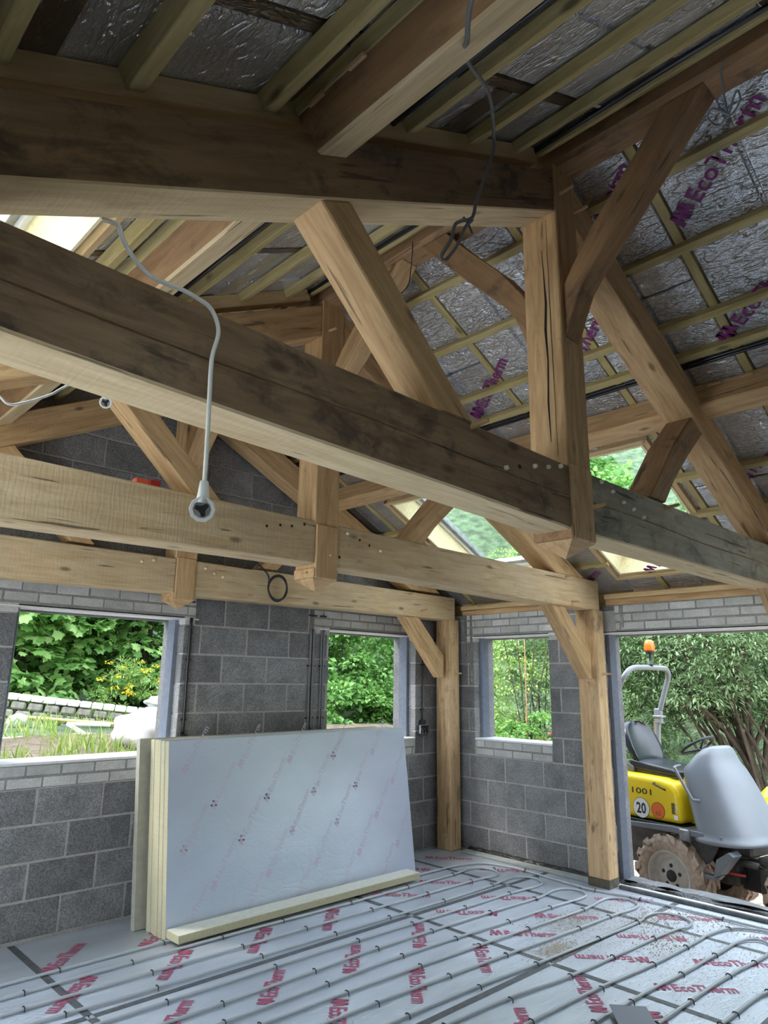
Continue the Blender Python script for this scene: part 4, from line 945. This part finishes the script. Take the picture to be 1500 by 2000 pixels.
# ------------------------------------------------------------------ ground and bank
def sst(a, b, x): t = min(1, max(0, (x - a) / (b - a))); return t * t * (3 - 2 * t)
def gh(x, y):
    g = .80 + .055 * max(0, y - .3)
    k = max(sst(.5, 3.0, x - y * .75 + .6), sst(.6, .0, y) if x > .2 else 0)
    z = g * (1 - k) + ZW * k
    far = max(0, x - 8.0) * .60 + max(0, y - 9.0) * .52
    return z + min(far, 30) + .05 * math.sin(x * 1.7 + y) * math.sin(y * 1.3) * min(1, max(0, (abs(y) + abs(x) - 3) * .3))
def terrain(name, xs, ys, m, skipf, lift=0, kind='structure'):
    v = []; f = []; ny = len(ys)
    for x in xs:
        for y in ys: v.append((x, y, gh(x, y) + lift + random.uniform(-.012, .012)))
    for i in range(len(xs) - 1):
        for j in range(ny - 1):
            if not skipf((xs[i] + xs[i + 1]) / 2, (ys[j] + ys[j + 1]) / 2): a = i * ny + j; f.append((a, a + 1, a + ny + 1, a + ny))
    me = mesh(name, v, f, True); me.flip_normals() if me.polygons and me.polygons[0].normal.z < 0 else None
    return tag(add(name, me, m), kind=kind)
GRASS = simple('bank_grass', (.075, .115, .055), .9, 0, .8, 7, .55); GRAVEL = simple('gravel', (.50, .38, .30), .95, 0, .9, 40, .35); SOIL = simple('soil_mound', (.115, .085, .058), .95, 0, .9, 22, .45)
terrain('ground', list(np.arange(.30, 6.01, .1)), list(np.arange(-9, .36, .12)), GRAVEL, lambda x, y: False)
terrain('ground', list(np.arange(-14, .301, .5)) + list(np.arange(.6, 62, .8)), list(np.arange(-40, -.01, 1.0)) + list(np.arange(.30, 50, .6)), GRASS, lambda x, y: (x < 6 and y < .33) or (x < 3 and y < 3.2 and y > 0 and x > -9), -.02)
terrain('ground', list(np.arange(-9, 3.01, .14)), list(np.arange(.30, 3.3, .12)), SOIL, lambda x, y: False, .0)
# ------------------------------------------------------------------ foliage
def leafmat(name, c1, c2, c3, trans=.35, single=False):
    m, n, l, b = mat_new(name)
    g = n.new('ShaderNodeObjectInfo' if single else 'ShaderNodeNewGeometry'); r = n.new('ShaderNodeValToRGB'); l.new(g.outputs['Random' if single else 'Random Per Island'], r.inputs[0])
    e = r.color_ramp.elements; e[0].color = (*c1, 1); e[1].color = (*c3, 1); k = e.new(.55); k.color = (*c2, 1)
    l.new(r.outputs[0], b.inputs['Base Color']); b.inputs['Roughness'].default_value = .5
    tr = n.new('ShaderNodeBsdfTranslucent'); l.new(r.outputs[0], tr.inputs[0]); mx = n.new('ShaderNodeMixShader'); mx.inputs[0].default_value = trans
    l.new(b.outputs[0], mx.inputs[1]); l.new(tr.outputs[0], mx.inputs[2]); l.new(mx.outputs[0], n['Material Output'].inputs[0])
    return m
SYC = leafmat('sycamore_leaf', (.08, .21, .04), (.20, .40, .10), (.36, .56, .18)); HAZ = leafmat('hazel_leaf', (.08, .21, .04), (.18, .38, .09), (.32, .52, .16))
WIL = leafmat('willow_leaf', (.085, .165, .055), (.17, .28, .115), (.34, .45, .28), .3); PRV = leafmat('privet_leaf', (.16, .30, .05), (.31, .48, .12), (.48, .63, .22))
GRS = leafmat('grass_blade', (.18, .32, .06), (.38, .52, .13), (.62, .62, .28)); PET = leafmat('red_petal', (.45, .03, .05), (.55, .06, .08), (.6, .12, .12)); YFL = leafmat('yellow_petal', (.7, .5, .03), (.8, .65, .05), (.8, .7, .1))
BARK = simple('bark', (.055, .042, .028), .95, 0, .8, 30, .4); REDB = simple('red_brown_stem', (.42, .20, .10), .8, 0, .5, 40, .25)
SYC1 = leafmat('sycamore_leaf_single', (.08, .21, .04), (.20, .40, .10), (.36, .56, .18), single=True); HAZ1 = leafmat('hazel_leaf_single', (.08, .21, .04), (.18, .38, .09), (.32, .52, .16), single=True)
def maple():   # lobed leaf
    out = []
    for a, r in ((-90, .12), (-62, .42), (-38, .30), (-12, .95), (12, .72), (30, .80), (48, 1.02), (68, .82), (90, 1.15), (112, .82), (132, 1.02), (150, .80), (168, .72), (192, .95), (218, .30), (242, .42)):
        out.append((r * .5 * math.cos(math.radians(a)), r * .5 * math.sin(math.radians(a)) + .15, 0))
    v = [(0, .15, .0)] + [(x, y, -.35 * x * x - .1 * y * y) for x, y, z in out]; n = len(out)
    return v, [(0, i + 1, (i + 1) % n + 1) for i in range(n)]
def oval(w=.5, fold=.12):
    v = [(0, 0, 0), (-w * .4, .3, fold), (-w * .45, .62, fold), (0, 1, -.05), (w * .45, .62, fold), (w * .4, .3, fold), (0, .5, 0)]
    v = [(x, y - .1, z) for x, y, z in v]
    return v, [(0, 6, 1), (1, 6, 2), (2, 6, 3), (3, 6, 4), (4, 6, 5), (5, 6, 0)]
def sliver(w=.2):
    return [(0, 0, 0), (-w / 2, .5, .04), (0, 1, -.06), (w / 2, .5, .04)], [(0, 1, 2), (0, 2, 3)]
def scatter(name, C, N, S, tmpl, m, parent=None, droop=.5, single=None):
    """one mesh of len(C) leaves: centre C, outward direction N, size S"""
    V, F = tmpl; V = np.array(V, float); n = len(C); k = len(V)
    C = np.asarray(C, float); N = np.asarray(N, float); N /= np.linalg.norm(N, axis=1)[:, None] + 1e-9
    d = N + RNG.normal(0, .45, (n, 3)); d[:, 2] -= droop; d /= np.linalg.norm(d, axis=1)[:, None] + 1e-9          # leaf axis
    up = np.tile([0, 0, 1.], (n, 1)) + .8 * N + RNG.normal(0, .45, (n, 3))
    z = up - (up * d).sum(1)[:, None] * d; z /= np.linalg.norm(z, axis=1)[:, None] + 1e-9; x = np.cross(d, z)
    if single:
        k1, box_, sm = single; wp = C + np.array(parent.location); near = np.where((wp[:, 0] > box_[0]) & (wp[:, 0] < box_[1]) & (wp[:, 2] > box_[2]) & (wp[:, 2] < box_[3]))[0]
        near = near[np.argsort(np.linalg.norm(wp[near] - np.array(co.location), axis=1))][:k1]
        me1 = mesh('leaf', V, [tuple(q) for q in F])
        for i in near:
            add('leaf', me1, sm, parent, M=basis(C[i], x[i] * S[i], d[i] * S[i], z[i] * S[i]))
        keep = np.setdiff1d(np.arange(n), near); C, S, x, d, z = C[keep], S[keep], x[keep], d[keep], z[keep]; n = len(keep)
    P = C[:, None, :] + S[:, None, None] * (V[None, :, 0, None] * x[:, None, :] + V[None, :, 1, None] * d[:, None, :] + V[None, :, 2, None] * z[:, None, :])
    P = P.reshape(-1, 3)
    Fa = (np.array(F)[None] + (np.arange(n) * k)[:, None, None]).reshape(-1, 3)
    me = bpy.data.meshes.new(name); me.vertices.add(len(P)); me.vertices.foreach_set('co', P.ravel().astype(np.float32))
    me.loops.add(Fa.size); me.loops.foreach_set('vertex_index', Fa.ravel().astype(np.int32)); me.polygons.add(len(Fa))
    me.polygons.foreach_set('loop_start', np.arange(0, Fa.size, 3, dtype=np.int32)); me.update(); me.validate()
    return add(name, me, m, parent)
def clumps(c, r, nc, per, cr, squash=.7):
    """leaf centres on the shells of nc clumps spread through an ellipsoid"""
    c = np.array(c); r = np.array(r)
    d = RNG.normal(size=(nc, 3)); d /= np.linalg.norm(d, axis=1)[:, None]; rad = RNG.uniform(.45, 1, nc) ** .5
    cc = c + d * r * rad[:, None]
    e = RNG.normal(size=(nc, per, 3)); e[..., 2] = np.abs(e[..., 2]) * .9 - .15; e /= np.linalg.norm(e, axis=2)[..., None]
    s = RNG.uniform(.6, 1.25, (nc, 1, 1)) * cr
    P = cc[:, None] + e * s * np.array([1, 1, squash]) * RNG.uniform(.75, 1.05, (nc, per, 1))
    N = e + .5 * d[:, None]
    return P.reshape(-1, 3), N.reshape(-1, 3), cc
def tree(label, base, c, r, nc, per, cr, size, tmpl, m, cat='tree', name='tree', droop=.5, trunk=.09, nb=9, bark=None, flowers=None, single=None):
    t = empty(name, base, label, cat)
    P, N, cc = clumps(np.array(c) - np.array(base), r, nc, per, cr)
    tag(scatter('crown', P, N, RNG.uniform(.65, 1.2, len(P)) * size, tmpl, m, t, droop, single), kind='stuff')
    bk_ = bark or BARK; top = Vector(c) - Vector(base)
    tube('trunk', [(0, 0, -.15), tuple(top * .25 + Vector((.08, .05, 0))), tuple(top * .6), tuple(top)], [trunk, trunk * .8, trunk * .5, trunk * .25], bk_, t, k=3)
    for i in range(nb):
        q = Vector(cc[RNG.integers(len(cc))]); s0 = top * random.uniform(.15, .5); mid = (s0 + q) / 2 + Vector((0, 0, .15))
        tube('branch', [s0, mid, q], [trunk * .4, trunk * .3, trunk * .12], bk_, t, seg=6, k=3)
    if flowers:
        fm, pts, sz = flowers
        scatter('flowers', np.array(pts) - np.array(base), RNG.normal(size=(len(pts), 3)), np.full(len(pts), sz), oval(.8), fm, t)
    return t
def gz(x, y): return gh(x, y) - .02
def LV(*a): return tag(scatter('leaves', *a), kind='stuff')
def BL(*a): return tag(scatter('blossom', *a), kind='stuff')
M_, O_, S_ = maple(), oval(.62), sliver(.26)
# big-leaved sycamores beyond the back wall
for lab, (x, y), z, r, nc, per, sz in (('big-leaved green sycamore filling the left of the large window', (-2.6, 6.4), 2.7, (1.5, 1.0, 1.9), 170, 60, .20),
        ('big-leaved green sycamore filling the right of the large window', (-.2, 6.7), 2.7, (1.6, 1.1, 1.9), 170, 60, .19),
        ('tall leafy tree above and behind the window sycamores', (-1.2, 9.6), 5.0, (4.2, 1.5, 3.2), 120, 50, .28)):
    tree(lab, (x, y, gz(x, y)), (x, y, z), r, nc, per, .40 if sz < .27 else .7, sz, M_, SYC, single=((150, (-3.6, 1.2, 1.2, 3.2), SYC1) if sz < .27 else None))
tree('dense light green hazel bush filling the narrow back window', (2.7, 4.9, gz(2.7, 4.9)), (2.7, 4.9, 1.5), (1.5, 1.1, 2.1), 260, 100, .30, .10, O_, HAZ, nb=3, trunk=.03, single=(150, (1.6, 3.8, .6, 2.8), HAZ1))
tree('low hazel bush in front, along the foot of the narrow window view', (2.0, 4.0, gz(2.0, 4.0)), (2.0, 4.0, 1.0), (1.2, .6, .55), 70, 90, .25, .10, O_, HAZ, nb=2, trunk=.02, name='bush', cat='bush')
tree('paler hazel bush behind the narrow window, higher up', (4.2, 7.2, gz(4.2, 7.2)), (4.2, 7.2, 3.0), (2.4, 1.4, 2.6), 160, 80, .45, .14, O_, HAZ, nb=3, trunk=.05)
# fine-leaved shrubs beyond the small right-wall window
tree('fine yellow-green privet filling the small right-hand window', (4.6, 1.9, gz(4.6, 1.9)), (4.6, 1.9, 1.6), (1.7, 1.5, 2.3), 330, 120, .30, .052, O_, PRV, nb=6, trunk=.03)
rs = empty('shrub', (3.0, 1.05, gz(3, 1.05)), 'slim red-brown stems with red blossom behind the small right-hand window', 'shrub')
for a, b_, h_ in ((0, .0, 2.7), (.02, .16, 2.9), (-.05, -.22, 2.8), (.03, .42, 2.8), (0, -.40, 2.6)):
    tube('stem', [(0, 0, 0), (.01, .01, .9), (a * .6, b_ * .4, 1.7), (a, b_, h_)], [.035 if b_ == 0 else .014, .018, .008, .005], REDB if b_ == 0 else BARK, rs, seg=7, k=3)
P, N, _ = clumps((0, -.2, .95), (.5, .75, .7), 50, 75, .16); LV(P, N, RNG.uniform(.6, 1.2, len(P)) * .07, O_, HAZ, rs)
P, N, _ = clumps((-.35, -.62, 1.05), (.15, .28, .4), 12, 12, .07); BL(P, N, np.full(len(P), .05), oval(.8), PET, rs)
# willows beyond the doorway
for lab, (x, y), c, r, nc, per, sz, tr in (('silvery willow left of the roll hoop outside the doorway', (5.4, 1.6), (5.2, 1.3, 1.6), (1.4, 1.5, 2.6), 230, 130, .095, .06),
        ('large grey-green willow with leaning trunk outside the doorway', (5.6, -1.35), (5.5, -.55, 2.6), (1.5, 1.7, 1.6), 280, 140, .10, .12),
        ('willow at the far right of the doorway, low dark branches', (6.8, -1.9), (6.4, -1.7, 2.5), (1.2, 1.9, 1.9), 210, 130, .10, .10),
        ('darker willow set back behind the dumper skip', (8.6, -.4), (8.4, -.6, 2.4), (1.6, 4.2, 2.9), 230, 90, .13, .14)):
    tree(lab, (x, y, gz(x, y)), c, r, nc, per, .28 if sz < .1 else .45, sz, S_, WIL, droop=.35, trunk=tr * .7, nb=9)
ct = empty('willow', (5.3, -1.35, gz(5.3, -1.35)), 'bundle of thin dark willow stems leaning behind the skip', 'tree')
for i in range(16): a = random.uniform(-.5, .5); tube('stem', [(random.uniform(-.25, .25), a, -.1), (random.uniform(-.2, .2), a * 1.4 + .2, 1.0), (random.uniform(-.4, .2), a * 2 + random.uniform(.3, .9), 2.2), (0, a * 2.4 + random.uniform(.6, 1.3), 3.0)], [random.uniform(.02, .055), .02, .012, .006], BARK, ct, seg=6, k=3)
# far trees on the bank
k_ = 0
for x, y, lab in ((13, -5, 'round tree on the bank, far right beyond the willows'), (15, 0.5, 'round tree on the bank behind the dark willow'), (14, 6, 'round tree on the bank seen over the hazels'), (21, 3, 'distant tree high on the grassy bank'), (8, 13, 'broad tree behind the hazel bushes'), (1, 15, 'broad tree far behind the sycamores'), (20, 11, 'small distant tree at the top of the bank')):
    z = gz(x, y); tree(lab, (x, y, z), (x, y, z + 2.6), (2.3, 2.3, 2.4), 70, 60, .7, .3, O_, HAZ if k_ % 2 else SYC, trunk=.16); k_ += 1
# ------------------------------------------------------------------ overgrown garden beyond the large window
gw = empty('garden_wall', (-1.5, 4.2, gh(-1.5, 4.2)), 'low stone garden wall with white coping crossing the large window', 'wall')  # the low garden wall itself, rubble stone under coping
a_, b_ = Vector((-3.1, 4.75, 1.385)), Vector((-.90, 3.75, 1.105)); ex = (b_ - a_); L_ = ex.length; ex.normalize()
rzw = math.atan2(ex.y, ex.x); n_ = 17
COP = simple('white_coping', (.86, .85, .80), .8, 0, .3, 40, .06); STN = simple('rubble_stone', (.27, .25, .21), .9, 0, .7, 30, .3)
for i in range(n_):
    c_ = a_ + ex * (L_ * (i + .5) / n_) - gw.location; o = add('coping_stone', box_me(L_ / n_ - .012, .20, .075, .010, 'coping'), COP, gw); o.location = c_; o.rotation_euler = (0, .118, rzw + random.uniform(-.02, .02))
for r in range(3):
    for i in range(12):
        c_ = a_ + ex * (L_ * (i + .5 + .3 * (r % 2)) / 12.5) - gw.location; c_.z -= .10 + .105 * r
        o = add('stone', box_me(L_ / 13 - .02, .17, .095, .02, 'stone%d' % (i % 3)), STN, gw); o.location = c_; o.rotation_euler = (random.uniform(-.06, .06), .118, rzw)
def blob(name, r, m, parent, loc, noise_=.12, seed=0, sub=4):
    bm = bmesh.new(); bmesh.ops.create_icosphere(bm, subdivisions=sub, radius=1); rr = random.Random(seed)
    ph = [rr.uniform(0, 6) for _ in range(9)]
    for v in bm.verts:
        p = v.co; d = 1 + noise_ * (math.sin(p.x * 3 + ph[0]) * math.sin(p.y * 4 + ph[1]) + .6 * math.sin(p.z * 7 + ph[2] + p.x * 5) + .35 * math.sin(p.y * 13 + ph[3]) * math.sin(p.x * 11 + ph[4]))
        v.co = Vector((p.x * r[0] * d, p.y * r[1] * d, p.z * r[2] * d))
    me = bpy.data.meshes.new(name); bm.to_mesh(me); bm.free(); me.shade_smooth()
    return add(name, me, m, parent, loc)
BAG = simple('white_bag', (.88, .88, .90), .45, 0, .4, 14, .03)
o = blob('rubble_bag', (.36, .36, .22), BAG, None, (-2.22, 2.25, gh(-2.2, 2.25) + .17), .10, 3); tag(o, 'bulging white woven rubble bag outside the large window', 'bag')
o = blob('rubble_bag', (.22, .18, .10), BAG, None, (-1.02, 4.45, 1.27), .14, 5); tag(o, 'small crumpled white sack on the end of the garden wall', 'bag')
o = blob('blue_sack', (.11, .1, .09), simple('blue_plastic', (.32, .40, .72), .5), None, (-.88, 4.18, 1.28), .14, 6, 3); tag(o, 'small blue sack beside the white one on the garden wall', 'bag')
o = blob('boulder', (.12, .10, .09), simple('pale_stone', (.62, .63, .66), .9, 0, .4, 30, .1), None, (-3.02, 4.0, gh(-3, 4) + .05), .10, 8, 3); tag(o, 'round pale stone in the long grass outside the large window', 'stone')
def pole(P, r, m, name, label, cat): cable(name, P, r, m, label, None, cat, k=0)
g0 = lambda x, y, h=.05: (x, y, gh(x, y) + h)
pole([g0(-2.95, 3.95, .10), g0(-1.95, 3.45, .08)], .018, simple('yellow_batten', (.72, .56, .22), .7), 'timber_batten', 'yellowish timber batten lying in the long grass', 'batten')
pole([g0(-2.62, 3.55, .06), g0(-2.15, 3.45, .07)], .022, COP, 'plastic_trim', 'white plastic trim lying level in the long grass', 'trim')
pole([g0(-2.62, 3.52, .06), g0(-2.62, 3.0, .02)], .022, COP, 'plastic_trim', 'white plastic trim pointing towards the window in the long grass', 'trim')
P = []; 
for _ in range(3600):
    x = random.uniform(-3.9, -.2); y = random.uniform(1.3, 4.9)
    if (math.sin(x * 3.1 + y * 1.7) + math.sin(y * 2.9 - x) > -.15) and not (abs(x + 2.2) < .4 and y < 2.9): P.append((x, y, gh(x, y)))
P = np.array(P); o = scatter('long_grass', P, np.tile([0, 0, 1.], (len(P), 1)) + RNG.normal(0, .15, (len(P), 3)), RNG.uniform(.06, .22, len(P)), sliver(.05), GRS, None, droop=-.6); tag(o, 'long green grass growing over the mound outside the large window', 'grass', kind='stuff')
yb = empty('ragwort', (-1.35, 5.1, gh(-1.35, 5.1)), 'yellow-flowered weeds beside the garden wall', 'weeds')
P, N, _ = clumps((.1, .0, .35), (.55, .2, .4), 40, 45, .10); LV(P, N, np.full(len(P), .07), S_, PRV, yb)
P, N, _ = clumps((.1, -.1, .55), (.5, .15, .3), 18, 14, .05); BL(P, N, np.full(len(P), .035), oval(.9), YFL, yb)
# stacked tiles outside the narrow window
ts = empty('tile_stack', (.55, 2.15, gh(.55, 2.15)), 'stack of pinkish roof tiles outside the narrow back window', 'tiles', rz=-.25)
TIL = simple('pink_tile', (.66, .50, .44), .85, 0, .3, 40, .12)
zt = max(.05, .985 - gh(.55, 2.15)); 
for r in range(5):
    for i in range(5): boxo('tile', (-.45 + .18 * i, -.14, zt - .13 + .026 * r - .0), (-.275 + .18 * i, .14, zt - .13 + .026 * r + .021), TIL, ts, .003)
boxo('pallet', (-.47, -.15, -.1), (.46, .15, zt - .131), simple('pallet_wood', (.42, .33, .22), .9), ts, .004)
